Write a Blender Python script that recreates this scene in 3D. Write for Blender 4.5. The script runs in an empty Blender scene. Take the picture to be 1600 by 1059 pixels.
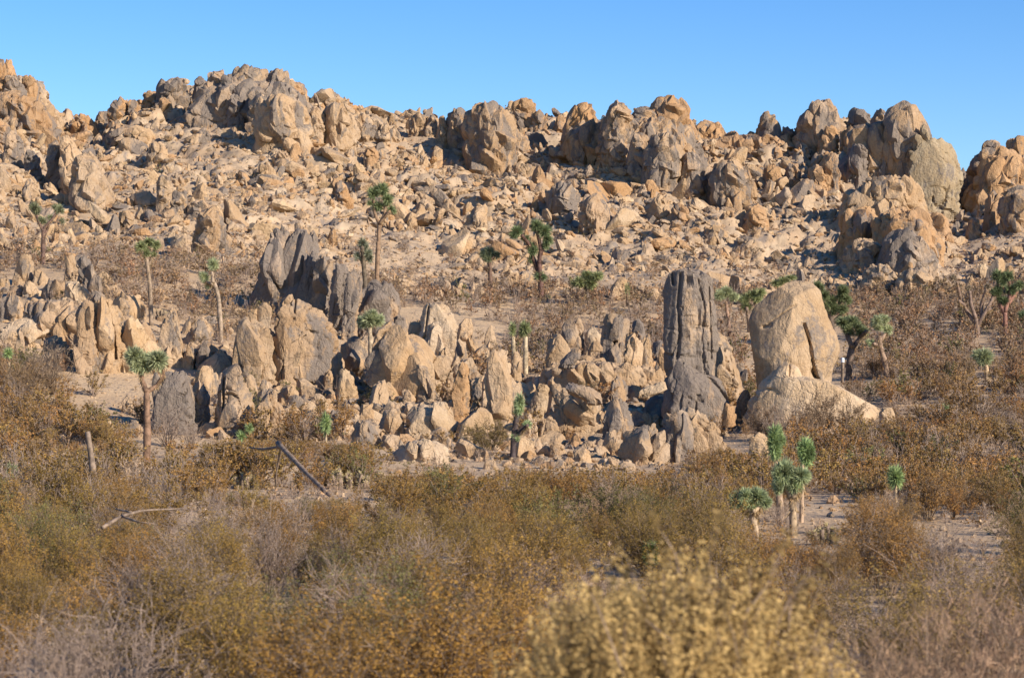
import bpy, math, random
import numpy as np
R = math.radians
scn = bpy.context.scene
COL = scn.collection
rng = np.random.default_rng(7)
random.seed(7)

# ------------------------------------------------------------------ camera, sky, sun, exposure
FPX, CX, CY, YH = 3608.0, 800.0, 529.5, 620.0        # focal length / centre / horizon in photo pixels
PITCH = math.atan((YH - CY) / FPX)
cam_d = bpy.data.cameras.new('camera'); cam = bpy.data.objects.new('camera', cam_d); COL.objects.link(cam)
cam_d.sensor_width = 36; cam_d.lens = 36 * FPX / 1600
cam.location = (0, 0, 0); cam.rotation_euler = (math.pi / 2 + PITCH, 0, 0)
cam_d.clip_start = 0.5; cam_d.clip_end = 5000
cam_d.dof.use_dof = True; cam_d.dof.focus_distance = 88; cam_d.dof.aperture_fstop = 3.6
scn.camera = cam
SUN = np.array([0.76, -0.60, 0.42]); SUN /= np.linalg.norm(SUN)
w = bpy.data.worlds.new('World'); scn.world = w; w.use_nodes = True
nt = w.node_tree; bg = nt.nodes['Background']; sky = nt.nodes.new('ShaderNodeTexSky')
sky.sky_type = 'NISHITA'; sky.sun_disc = False
sky.sun_elevation = math.asin(SUN[2]); sky.sun_rotation = math.atan2(SUN[0], SUN[1])
sky.altitude = 900; sky.air_density = 1.0; sky.dust_density = 0.25; sky.ozone_density = 3.0
hs = nt.nodes.new('ShaderNodeHueSaturation'); hs.inputs['Hue'].default_value = 0.513; hs.inputs['Saturation'].default_value = 1.34
hs.inputs['Value'].default_value = 1.2
nt.links.new(sky.outputs[0], hs.inputs['Color']); nt.links.new(hs.outputs[0], bg.inputs[0])
bg.inputs[1].default_value = 0.10
sd = bpy.data.lights.new('sun', 'SUN'); sd.energy = 5.0; sd.angle = R(0.5); sd.color = (1, 0.91, 0.79)
so = bpy.data.objects.new('sun', sd); COL.objects.link(so)
from mathutils import Vector
so.rotation_euler = Vector(SUN).to_track_quat('Z', 'Y').to_euler()
scn.view_settings.view_transform = 'Standard'; scn.view_settings.look = 'None'
scn.view_settings.exposure = 0.55; scn.view_settings.gamma = 1
scn.cycles.max_bounces = 4; scn.cycles.diffuse_bounces = 2

ca, sa = math.cos(PITCH), math.sin(PITCH)
def ray(px, py, D):
    """world point at distance D (along y) that projects to the photo pixel"""
    u = (np.asarray(px, float) - CX) / FPX; v = (np.asarray(py, float) - CY) / FPX
    dy = ca + v * sa; k = D / dy
    return u * k, D + 0 * u, (sa - v * ca) * k
def proj(x, y, z):
    f = y * ca + z * sa; up = -y * sa + z * ca
    return CX + FPX * x / f, CY - FPX * up / f

# ------------------------------------------------------------------ noise
def _h(i, j, k, s):
    n = (i * 374761393 + j * 668265263 + k * 2147483647 + s * 974634777) & 0xffffffff
    n = ((n ^ (n >> 13)) * 1274126177) & 0xffffffff
    n = (n ^ (n >> 16)) & 0xffff
    return n / 32767.5 - 1.0
def noise(p, s=0):
    p = np.asarray(p, float); i = np.floor(p).astype(np.int64); f = p - i
    f = f * f * f * (f * (f * 6 - 15) + 10)
    x, y, z = i[:, 0], i[:, 1], i[:, 2]; r = 0
    for a in (0, 1):
        wa = f[:, 0] if a else 1 - f[:, 0]
        for b in (0, 1):
            wb = f[:, 1] if b else 1 - f[:, 1]
            for c in (0, 1):
                wc = f[:, 2] if c else 1 - f[:, 2]
                r = r + wa * wb * wc * _h(x + a, y + b, z + c, s)
    return r
def fbm(p, s=0, o=4):
    r = 0; a = 1
    for k in range(o):
        r = r + a * noise(p, s + k * 17); p = p * 2.03 + 11.3; a *= 0.5
    return r

def _h01(i, j, k, s): return _h(i, j, k, s) * 0.5 + 0.5
def voro(p, s=0):
    """nearest and second nearest jittered cell point, and a random value of the nearest cell"""
    p = np.asarray(p, float); b = np.floor(p).astype(np.int64); f1 = np.full(len(p), 9.0); f2 = f1.copy(); hid = np.zeros(len(p))
    for a in (-1, 0, 1):
        for c in (-1, 0, 1):
            for e in (-1, 0, 1):
                i, j, k = b[:, 0] + a, b[:, 1] + c, b[:, 2] + e
                q = np.stack([i + _h01(i, j, k, s), j + _h01(i, j, k, s + 1), k + _h01(i, j, k, s + 2)], 1)
                d = np.linalg.norm(q - p, axis=1); new = d < f1
                f2 = np.where(new, f1, np.minimum(f2, d)); hid = np.where(new, _h(i, j, k, s + 3), hid); f1 = np.where(new, d, f1)
    return f1, f2, hid

def joints(p, s=0):
    """staggered rectangular joint blocks: distance to the nearest joint plane (in cells) and a random value per block"""
    ix = np.floor(p[:, 0]).astype(np.int64); iy = np.floor(p[:, 1]).astype(np.int64)
    sh = _h01(ix, iy, ix * 0, s); w = p[:, 2] + sh * 3; iz = np.floor(w).astype(np.int64)
    e = np.minimum(np.minimum(np.abs(p[:, 0] - np.round(p[:, 0])), np.abs(p[:, 1] - np.round(p[:, 1]))), np.abs(w - np.round(w)))
    return e, _h(ix, iy, iz, s + 1)

# ------------------------------------------------------------------ mesh helpers
def mesh_data(name, V, faces, mat, smooth=True, tint=None):
    """faces: list of (n,k) int arrays"""
    me = bpy.data.meshes.new(name)
    V = np.asarray(V, np.float32); me.vertices.add(len(V)); me.vertices.foreach_set('co', V.ravel())
    faces = [np.asarray(f, np.int32) for f in faces if len(f)]
    nl = sum(f.size for f in faces); nf = sum(len(f) for f in faces)
    me.loops.add(nl); me.loops.foreach_set('vertex_index', np.concatenate([f.ravel() for f in faces]))
    tot = np.concatenate([np.full(len(f), f.shape[1], np.int32) for f in faces])
    st = np.concatenate([[0], np.cumsum(tot)[:-1]]).astype(np.int32)
    me.polygons.add(nf); me.polygons.foreach_set('loop_start', st); me.polygons.foreach_set('loop_total', tot)
    me.polygons.foreach_set('use_smooth', np.full(nf, smooth, bool))
    me.update(calc_edges=True)
    if tint is not None:
        a = me.color_attributes.new('tint', 'FLOAT_COLOR', 'POINT')
        a.data.foreach_set('color', np.asarray(tint, np.float32).ravel())
    me.materials.append(mat)
    if mat is M_ROCK: me.set_sharp_from_angle(angle=R(30))
    return me
def link(name, me, parent=None, loc=(0, 0, 0), rot=(0, 0, 0), sc=(1, 1, 1), color=None):
    o = bpy.data.objects.new(name, me); COL.objects.link(o)
    o.location = loc; o.rotation_euler = rot; o.scale = sc
    if parent: o.parent = parent
    if color: o.color = color
    return o
def tag(o, label, cat, group=None):
    o['label'] = label; o['category'] = cat
    if group: o['group'] = group
    return o

# ------------------------------------------------------------------ materials
def N(nt, t, **kw):
    n = nt.nodes.new(t)
    for k, v in kw.items(): setattr(n, k, v)
    return n
def mixc(nt, fac, a, b, blend='MIX'):
    m = N(nt, 'ShaderNodeMix', data_type='RGBA', blend_type=blend)
    for s, v in ((m.inputs[0], fac), (m.inputs[6], a), (m.inputs[7], b)):
        if isinstance(v, (int, float)): s.default_value = v
        elif isinstance(v, tuple): s.default_value = (*v, 1)
        else: nt.links.new(v, s)
    return m.outputs[2]
def math_(nt, op, a, b=0.0, c=None, clamp=False):
    m = N(nt, 'ShaderNodeMath', operation=op, use_clamp=clamp)
    for s, v in zip(m.inputs, (a, b, c)):
        if v is None: continue
        if isinstance(v, (int, float)): s.default_value = v
        else: nt.links.new(v, s)
    return m.outputs[0]
def mapr(nt, v, a, b, c=0.0, d=1.0):
    m = N(nt, 'ShaderNodeMapRange', interpolation_type='SMOOTHSTEP')
    nt.links.new(v, m.inputs[0])
    for k, x in enumerate((a, b, c, d)):
        if isinstance(x, (int, float)): m.inputs[k + 1].default_value = x
        else: nt.links.new(x, m.inputs[k + 1])
    return m.outputs[0]
def pos(nt, scale=(1, 1, 1), off=(0, 0, 0)):
    g = N(nt, 'ShaderNodeNewGeometry'); m = N(nt, 'ShaderNodeMapping'); nt.links.new(g.outputs['Position'], m.inputs[0])
    m.inputs['Scale'].default_value = scale; m.inputs['Location'].default_value = off
    return m.outputs[0]
def ntex(nt, vec, scale, detail=4, rough=0.55, dist=0.0):
    n = N(nt, 'ShaderNodeTexNoise'); nt.links.new(vec, n.inputs['Vector'])
    n.inputs['Scale'].default_value = scale; n.inputs['Detail'].default_value = detail
    n.inputs['Roughness'].default_value = rough; n.inputs['Distortion'].default_value = dist
    return n.outputs['Fac']
def new_mat(name):
    m = bpy.data.materials.new(name); m.use_nodes = True
    b = m.node_tree.nodes['Principled BSDF']; b.inputs['Roughness'].default_value = 0.92
    b.inputs['Specular IOR Level'].default_value = 0.15
    return m, m.node_tree, b
def tint_src(nt, attr):
    if attr:
        n = N(nt, 'ShaderNodeAttribute', attribute_name='tint'); return n.outputs['Color'], n.outputs['Alpha']
    n = N(nt, 'ShaderNodeObjectInfo'); return n.outputs['Color'], n.outputs['Alpha']
def rock_mat(name, attr=False, coarse=1.0):
    """tint colour = stone colour, tint alpha = share of dark desert varnish"""
    m, nt, b = new_mat(name)
    col, alp = tint_src(nt, attr)
    p = pos(nt); ps = pos(nt, (1.5, 1.5, 0.55))
    n1 = ntex(nt, p, 0.9 * coarse, 5, 0.6, 0.4); n2 = ntex(nt, p, 7.0 * coarse, 5, 0.65); n3 = ntex(nt, ps, 0.62 * coarse, 7, 0.62, 0.6)
    n4 = ntex(nt, p, 40 * coarse, 3, 0.7)
    base = mixc(nt, mapr(nt, n1, 0.35, 0.66), mixc(nt, 1.0, col, (1.08, 1.02, 0.96), 'MULTIPLY'), mixc(nt, 1.0, col, (0.94, 0.82, 0.68), 'MULTIPLY'))
    base = mixc(nt, mapr(nt, n2, 0.42, 0.72, 0, 0.42), base, mixc(nt, 1.0, col, (0.62, 0.56, 0.52), 'MULTIPLY'))
    thr = math_(nt, 'MULTIPLY_ADD', alp, -0.46, 0.74)
    v = mapr(nt, math_(nt, 'MULTIPLY_ADD', n2, 0.20, math_(nt, 'ADD', n3, -0.10)), math_(nt, 'ADD', thr, -0.035), math_(nt, 'ADD', thr, 0.05))
    varn = mixc(nt, n2, (0.12, 0.097, 0.080), (0.26, 0.212, 0.172))
    base = mixc(nt, math_(nt, 'MULTIPLY', v, 0.88), base, varn)
    # fine joints
    vo = N(nt, 'ShaderNodeTexVoronoi', feature='DISTANCE_TO_EDGE'); nt.links.new(pos(nt, (1.1, 1.1, 0.6)), vo.inputs['Vector'])
    wv = N(nt, 'ShaderNodeVectorMath', operation='ADD'); tn = N(nt, 'ShaderNodeTexNoise'); tn.inputs['Scale'].default_value = 1.3
    nt.links.new(p, tn.inputs['Vector']); nt.links.new(vo.inputs['Vector'].links[0].from_socket, wv.inputs[0]); nt.links.new(tn.outputs['Color'], wv.inputs[1])
    nt.links.new(wv.outputs[0], vo.inputs['Vector']); vo.inputs['Scale'].default_value = 0.9 * coarse
    crack = mapr(nt, vo.outputs['Distance'], 0.0, 0.03)
    base = mixc(nt, 1.0, base, mapr(nt, math_(nt, 'MAXIMUM', crack, mapr(nt, n1, 0.42, 0.5)), 0, 1, 0.74, 1.0), 'MULTIPLY')
    grain = mapr(nt, n4, 0.3, 0.7, 0.84, 1.12)
    base = mixc(nt, 1.0, base, grain, 'MULTIPLY')
    nt.links.new(base, b.inputs['Base Color'])
    h = math_(nt, 'MULTIPLY_ADD', n1, 0.30, math_(nt, 'MULTIPLY_ADD', n2, 0.10, math_(nt, 'MULTIPLY_ADD', n4, 0.018, math_(nt, 'MULTIPLY', crack, 0.02))))
    n5 = ntex(nt, pos(nt, (1, 1, 0.35)), 2.6 * coarse, 4, 0.6, 0.5)
    h = math_(nt, 'MULTIPLY_ADD', n5, 0.16, h)
    bp = N(nt, 'ShaderNodeBump'); bp.inputs['Strength'].default_value = 0.85; bp.inputs['Distance'].default_value = 0.9
    nt.links.new(h, bp.inputs['Height']); nt.links.new(bp.outputs[0], b.inputs['Normal'])
    return m
M_ROCK = rock_mat('granite'); M_ROCKA = rock_mat('granite_rubble', True)

def ground_mat():
    m, nt, b = new_mat('desert_sand')
    p = pos(nt)
    big = ntex(nt, p, 0.12, 4); mid = ntex(nt, p, 1.3, 5, 0.65); fine = ntex(nt, p, 14, 4, 0.7)
    c = mixc(nt, mapr(nt, big, 0.35, 0.65), (0.58, 0.405, 0.235), (0.52, 0.35, 0.195))
    c = mixc(nt, mapr(nt, mid, 0.45, 0.7, 0, 0.7), c, (0.38, 0.27, 0.18))
    vo = N(nt, 'ShaderNodeTexVoronoi'); nt.links.new(p, vo.inputs['Vector']); vo.inputs['Scale'].default_value = 5.5
    st = mapr(nt, vo.outputs['Distance'], 0.22, 0.34, 1, 0)
    sc_ = N(nt, 'ShaderNodeSeparateColor'); nt.links.new(vo.outputs['Color'], sc_.inputs[0])
    st = math_(nt, 'MULTIPLY', st, mapr(nt, sc_.outputs[0], 0.55, 0.6))
    c = mixc(nt, st, c, mixc(nt, sc_.outputs[1], (0.52, 0.40, 0.28), (0.22, 0.18, 0.15)))
    c = mixc(nt, 1.0, c, mapr(nt, fine, 0.3, 0.7, 0.75, 1.15), 'MULTIPLY')
    ge = N(nt, 'ShaderNodeNewGeometry'); sx = N(nt, 'ShaderNodeSeparateXYZ'); nt.links.new(ge.outputs['Normal'], sx.inputs[0])
    sp = N(nt, 'ShaderNodeSeparateXYZ'); nt.links.new(ge.outputs['Position'], sp.inputs[0])
    hillf = mapr(nt, sp.outputs[1], 117, 128)
    rockc = mixc(nt, mapr(nt, ntex(nt, p, 0.5, 5), 0.35, 0.65), (0.44, 0.325, 0.212), (0.41, 0.28, 0.168))
    rockc = mixc(nt, mapr(nt, ntex(nt, pos(nt, (1, 1, 0.5), (3, 1, 2)), 0.7, 6, 0.62, 0.5), 0.56, 0.63, 0, 0.75), rockc, (0.21, 0.175, 0.15))
    rockc = mixc(nt, 1.0, rockc, mapr(nt, mid, 0.3, 0.7, 0.8, 1.15), 'MULTIPLY')
    c = mixc(nt, hillf, c, mixc(nt, 0.7, c, (0.42, 0.305, 0.20)))
    c = mixc(nt, math_(nt, 'MULTIPLY', hillf, mapr(nt, sx.outputs[2], 0.93, 0.80)), c, rockc)
    nt.links.new(c, b.inputs['Base Color'])
    h = math_(nt, 'MULTIPLY_ADD', mid, 0.12, math_(nt, 'MULTIPLY_ADD', fine, 0.03, math_(nt, 'MULTIPLY', st, 0.06)))
    bp = N(nt, 'ShaderNodeBump'); bp.inputs['Strength'].default_value = 0.8; bp.inputs['Distance'].default_value = 0.8
    nt.links.new(h, bp.inputs['Height']); nt.links.new(bp.outputs[0], b.inputs['Normal'])
    return m
M_GROUND = ground_mat()
def plant_mat(name, attr=False, fixed=None, sc=9.0, var=0.55, transl=0.25):
    m, nt, b = new_mat(name)
    col = tint_src(nt, attr)[0]
    if fixed:
        rgb = N(nt, 'ShaderNodeRGB'); rgb.outputs[0].default_value = (*fixed, 1); col = rgb.outputs[0]
    n = ntex(nt, pos(nt), sc, 3, 0.7)
    c = mixc(nt, 1.0, col, mapr(nt, n, 0.3, 0.7, 1 - var, 1 + var), 'MULTIPLY')
    nt.links.new(c, b.inputs['Base Color']); b.inputs['Roughness'].default_value = 0.7
    if transl:
        tr = N(nt, 'ShaderNodeBsdfTranslucent'); nt.links.new(c, tr.inputs[0])
        mx = N(nt, 'ShaderNodeMixShader'); mx.inputs[0].default_value = transl
        out = nt.nodes['Material Output']
        nt.links.new(b.outputs[0], mx.inputs[1]); nt.links.new(tr.outputs[0], mx.inputs[2]); nt.links.new(mx.outputs[0], out.inputs[0])
    return m
M_LEAF = plant_mat('shrub_leaves', var=0.38); M_LEAFA = plant_mat('brush_leaves', True)
M_TWIG = plant_mat('grey_twigs', fixed=(0.28, 0.205, 0.155), sc=4, var=0.4, transl=0)
M_JOSH = plant_mat('joshua_leaves', sc=6, var=0.45)
M_DEAD = plant_mat('dead_leaves', fixed=(0.42, 0.29, 0.15), sc=6, var=0.5)
M_BARK = plant_mat('joshua_bark', sc=5, var=0.45, transl=0)
M_STEM = plant_mat('brown_stems', fixed=(0.19, 0.135, 0.09), sc=5, var=0.45, transl=0)
M_WOOD = plant_mat('weathered_wood', fixed=(0.215, 0.155, 0.11), sc=7, var=0.45, transl=0)
M_CHOLLA = plant_mat('cactus_spines', fixed=(0.50, 0.40, 0.20), sc=8, var=0.4)
M_PAINT = plant_mat('white_paint', fixed=(0.75, 0.75, 0.72), sc=3, var=0.08, transl=0)

# ------------------------------------------------------------------ terrain
PXK = np.array([-400, 0, 200, 400, 600, 800, 1000, 1200, 1400, 1600, 2000], float)
DK = [60, 70, 80, 90, 100, 110, 120]
ROWS = {60: [755] * 11,
        70: [712, 712, 716, 712, 712, 714, 716, 712, 708, 700, 690],
        80: [650, 655, 664, 676, 682, 686, 686, 676, 656, 642, 636],
        90: [580, 585, 592, 610, 622, 628, 628, 616, 598, 586, 580],
        100: [515, 518, 522, 545, 562, 570, 572, 566, 552, 540, 535],
        110: [460, 462, 460, 482, 505, 515, 516, 516, 510, 496, 490],
        120: [408, 410, 405, 425, 455, 462, 466, 472, 470, 455, 450]}
RPX = [-500, -150, 0, 40, 95, 150, 200, 250, 300, 350, 430, 480, 520, 560, 620, 700, 760, 830, 900, 960, 1050, 1100, 1160, 1220, 1300, 1380, 1450, 1490, 1530, 1600, 1750, 2100]
RROW = [70, 60, 120, 150, 202, 205, 185, 165, 152, 142, 142, 155, 160, 172, 183, 192, 197, 202, 205, 200, 195, 215, 230, 222, 218, 212, 232, 290, 278, 250, 215, 235]
DRIDGE = 180.0
pxs = np.arange(-600, 2201, 20.0)
def col_interp(rows): return np.interp(pxs, PXK, rows)
knD = [-100, 8, 20, 30, 40, 50]; knZ = [np.full_like(pxs, v) for v in (-2.6, -2.6, -2.66, -2.66, -2.6, -2.48)]
for d in DK:
    knD.append(d); knZ.append(ray(pxs, col_interp(ROWS[d]), d)[2])
base120 = col_interp(ROWS[120]); rid = np.interp(pxs, RPX, RROW)
for d, fr in ((135, 0.24), (150, 0.52), (165, 0.79), (DRIDGE, 1.0)):
    knD.append(d); knZ.append(ray(pxs, base120 + (rid - base120) * fr, d)[2])
zr = knZ[-1]
for d, dz in ((192, -2.5), (220, -8), (300, -22)): knD.append(d); knZ.append(zr + dz)
knD += [500, 3000]; knZ += [np.full_like(pxs, -2.0), np.full_like(pxs, -2.0)]
knD = np.array(knD, float); knZ = np.array(knZ)
def terrain(x, y, blocks=True):
    x = np.atleast_1d(np.asarray(x, float)); y = np.atleast_1d(np.asarray(y, float))
    px = np.clip(CX + FPX * x / np.maximum(y, 8) , -600, 2199.9)
    ip = np.floor((px + 600) / 20).astype(int); ip = np.clip(ip, 0, len(pxs) - 2); fp = (px + 600) / 20 - ip
    yy = np.clip(y, -99.9, 2999); iy = np.clip(np.searchsorted(knD, yy) - 1, 0, len(knD) - 2)
    t = (yy - knD[iy]) / (knD[iy + 1] - knD[iy])
    def zz(k): return knZ[k, ip] * (1 - fp) + knZ[k, ip + 1] * fp
    km = np.clip(iy - 1, 0, len(knD) - 1); kp = np.clip(iy + 2, 0, len(knD) - 1)
    z0, z1 = zz(iy), zz(iy + 1)
    h = knD[iy + 1] - knD[iy]
    m0 = (z1 - zz(km)) / np.maximum(knD[iy + 1] - knD[km], 1e-3) * h; m1 = (zz(kp) - z0) / np.maximum(knD[kp] - knD[iy], 1e-3) * h
    t2, t3 = t * t, t * t * t
    z = (2 * t3 - 3 * t2 + 1) * z0 + (t3 - 2 * t2 + t) * m0 + (-2 * t3 + 3 * t2) * z1 + (t3 - t2) * m1
    p = np.stack([x, y, 0 * x], 1)
    z = z + 0.10 * fbm(p / 5.0, 3, 3)
    hill = np.clip((y - 122) / 20, 0, 1) * np.clip((260 - y) / 40, 0, 1)
    z = z + hill * 0.6 * fbm(p / 7.0, 5, 3)
    if blocks and hill.max() > 0:
        k = np.nonzero((hill > 0) & (np.abs(x) < 90))[0]; q = p[k]; wq = q + 0.35 * np.stack([noise(q / 1.2, 41), noise(q / 1.2, 42), 0 * q[:, 0]], 1)
        up = np.clip((q[:, 1] - 150) / 28, 0, 1); patch = np.clip(0.6 + 0.8 * noise(q / 9.0 + 5, 43) + 0.35 * up, 0, 1.1)
        c_, s_ = math.cos(0.35), math.sin(0.35); wr = np.stack([wq[:, 0] * c_ + wq[:, 1] * s_, -wq[:, 0] * s_ + wq[:, 1] * c_, 0 * wq[:, 0]], 1)
        f1, f2, h = voro(wr / np.array([2.6, 2.0, 1]), 44); e1, hj = joints(wr / np.array([1.5, 1.2, 1]), 45); g1, g2, h2 = voro(wq / np.array([0.7, 0.8, 1]) + 7, 47)
        dz = patch * (0.45 * h + 0.35 * hj + 0.15 * (0.75 - f1) - 0.4 * np.exp(-((f2 - f1) / 0.08) ** 2) - 0.2 * np.exp(-(e1 / 0.06) ** 2)) * (1 + 1.0 * up) + (0.3 + 0.6 * patch) * (0.20 * h2 + 0.12 * (0.7 - g1) - 0.10 * np.exp(-((g2 - g1) / 0.12) ** 2))
        z[k] += hill[k] * dz
    return z
def terrain0(x, y): return terrain(x, y, False)
def D_at(px, row, lo=9.0, hi=DRIDGE):
    """distance at which the terrain shows at this pixel"""
    ds = np.arange(lo, hi + 0.1, 0.5); x = (px - CX) / FPX * ds
    z = terrain0(x, ds); rr = proj(x, ds, z)[1]
    k = np.nonzero(rr <= row)[0]
    return float(ds[k[0]]) if len(k) else hi

ys = np.concatenate([np.linspace(-60, 5, 14), np.arange(6, 118, 0.55), np.arange(118, 196, 0.22), np.linspace(197, 320, 40), np.geomspace(330, 2800, 24)])
xc = np.arange(-56, 56.01, 0.24); xo = 56 + np.cumsum(np.geomspace(0.5, 260, 40))
xs = np.concatenate([-xo[::-1], xc, xo])
X, Y = np.meshgrid(xs, ys); Z = terrain(X.ravel(), Y.ravel())
nx, ny = len(xs), len(ys)
idx = np.arange(nx * ny).reshape(ny, nx)
F = np.stack([idx[:-1, :-1], idx[:-1, 1:], idx[1:, 1:], idx[1:, :-1]], -1).reshape(-1, 4)
g = link('ground', mesh_data('ground', np.stack([X.ravel(), Y.ravel(), Z], 1), [F], M_GROUND))
g['kind'] = 'structure'; g['label'] = 'sandy desert ground rising to the stony hill'

def rotm(a, b, c):
    ca_, sa_, cb, sb, cc_, sc_ = np.cos(a), np.sin(a), np.cos(b), np.sin(b), np.cos(c), np.sin(c)
    Rx = np.array([[1, 0, 0], [0, ca_, -sa_], [0, sa_, ca_]]); Ry = np.array([[cb, 0, sb], [0, 1, 0], [-sb, 0, cb]]); Rz = np.array([[cc_, -sc_, 0], [sc_, cc_, 0], [0, 0, 1]])
    return Rz @ Ry @ Rx

# ------------------------------------------------------------------ labels built from what stands near
LAND = [  # px, row, phrase
 (1080, 520, 'the tall grey rock tower'), (1238, 520, 'the huge egg-shaped boulder'), (1270, 630, 'the egg-shaped boulder\'s pedestal'),
 (440, 400, 'the big dark finned outcrop'), (585, 470, 'the dark round-backed fins'), (475, 530, 'the mottled dome'),
 (625, 560, 'the broad tan cleft rock'), (685, 510, 'the pale upright block'), (717, 615, 'the lone slim pillar'),
 (775, 600, 'the big leaning slab'), (910, 612, 'the flat capstone'), (960, 530, 'the tall split pillar'),
 (1060, 675, 'the grey block under the tower'), (270, 620, 'the dark rounded block'), (368, 625, 'the grey-stained square block'),
 (265, 520, 'the pointed tan pillar'), (165, 520, 'the large tan fin'), (130, 430, 'the leaning grey slab'),
 (30, 420, 'the left-hand boulder pile'), (572, 675, 'the squat grey-faced block'), (430, 650, 'the shaded leaning block'),
 (845, 410, 'the dark many-armed Joshua tree'), (592, 370, 'the tallest Joshua tree'), (230, 430, 'the slim hillfoot Joshua tree'),
 (770, 430, 'the small dark Joshua tree'), (1525, 500, 'the bare branching Joshua tree'), (390, 150, 'the dark ridge massif'),
 (770, 210, 'the square ridge crag'), (965, 200, 'the split ridge crag'), (1050, 185, 'the orange ridge hump'),
 (1280, 190, 'the pointed ridge peak'), (1410, 230, 'the great ridge fin'), (1465, 270, 'the smooth khaki slab'),
 (1380, 320, 'the blocky right-hand crag'), (1575, 260, 'the far right ridge mass'), (20, 130, 'the high left shoulder'),
 (265, 145, 'the grey-capped ridge knob'), (530, 195, 'the orange mid-ridge crag'), (580, 242, 'the round orange boulder'),
 (930, 330, 'the tilted hillside slab'), (1140, 290, 'the rounded orange crag'), (140, 280, 'the long sloping left slab'),
 (1035, 250, 'the dark-faced crag'), (650, 195, 'the broken ridge steps'), (330, 280, 'the left gully'), (760, 340, 'the middle of the slope'),
 (1230, 380, 'the slope above the egg boulder'), (480, 320, 'the slope above the finned outcrop')]
VEG = [(1240, 790, 'the thick-trunked Joshua tree'), (229, 690, 'the forked Joshua tree'), (1050, 960, 'the golden bush'),
 (480, 740, 'the leaning dead trunk'), (145, 740, 'the dead standing stump'), (550, 750, 'the pale cholla'), (1398, 750, 'the lone green yucca'),
 (1015, 870, 'the low green yucca'), (800, 960, 'the pinkish dry bush'), (230, 800, 'the fallen grey branch'), (1540, 590, 'the shock-headed young Joshua tree'),
 (60, 1000, 'the bottom left corner'), (1550, 1020, 'the bottom right corner'), (1270, 640, 'the egg-shaped boulder'), (800, 720, 'the rubble apron'),
 (1480, 650, 'the dark green yucca'), (600, 900, 'the left middle scrub'), (350, 1000, 'the lower left twigs'), (1380, 900, 'the right middle scrub'),
 (1570, 800, 'the right edge clearing'), (30, 760, 'the left edge yucca'), (900, 840, 'the middle scrub')]
_pending = []
def queue_label(o, what, px, row, size, lands):
    _pending.append((o, what, px, row, size, lands))
ORD = ['largest', 'second largest', 'third largest', 'fourth largest', 'fifth largest', 'sixth largest', 'seventh largest', 'eighth largest', 'ninth largest', 'tenth largest']
def resolve_labels():
    cells = {}
    for it in _pending:
        o, what, px, row, size, lands = it
        L = min(lands, key=lambda l: (l[0] - px) ** 2 + ((l[1] - row) * 1.3) ** 2)
        dx, dy = px - L[0], (row - L[1]) * 1.2
        if math.hypot(dx, dy) < 14: rel = 'at'
        elif abs(dx) > abs(dy): rel = 'right of' if dx > 0 else 'left of'
        else: rel = 'below' if dy > 0 else 'above'
        cells.setdefault((what, rel, L[2]), []).append(it)
    for (what, rel, ph), its in cells.items():
        its.sort(key=lambda i: -i[4])
        for k, it in enumerate(its):
            base = '%s %s %s' % (what, rel, ph)
            if len(its) > 1: base = (ORD[k] if k < len(ORD) else 'small') + ' ' + base
            it[0]['label'] = base[0].upper() + base[1:] if False else base

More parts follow.
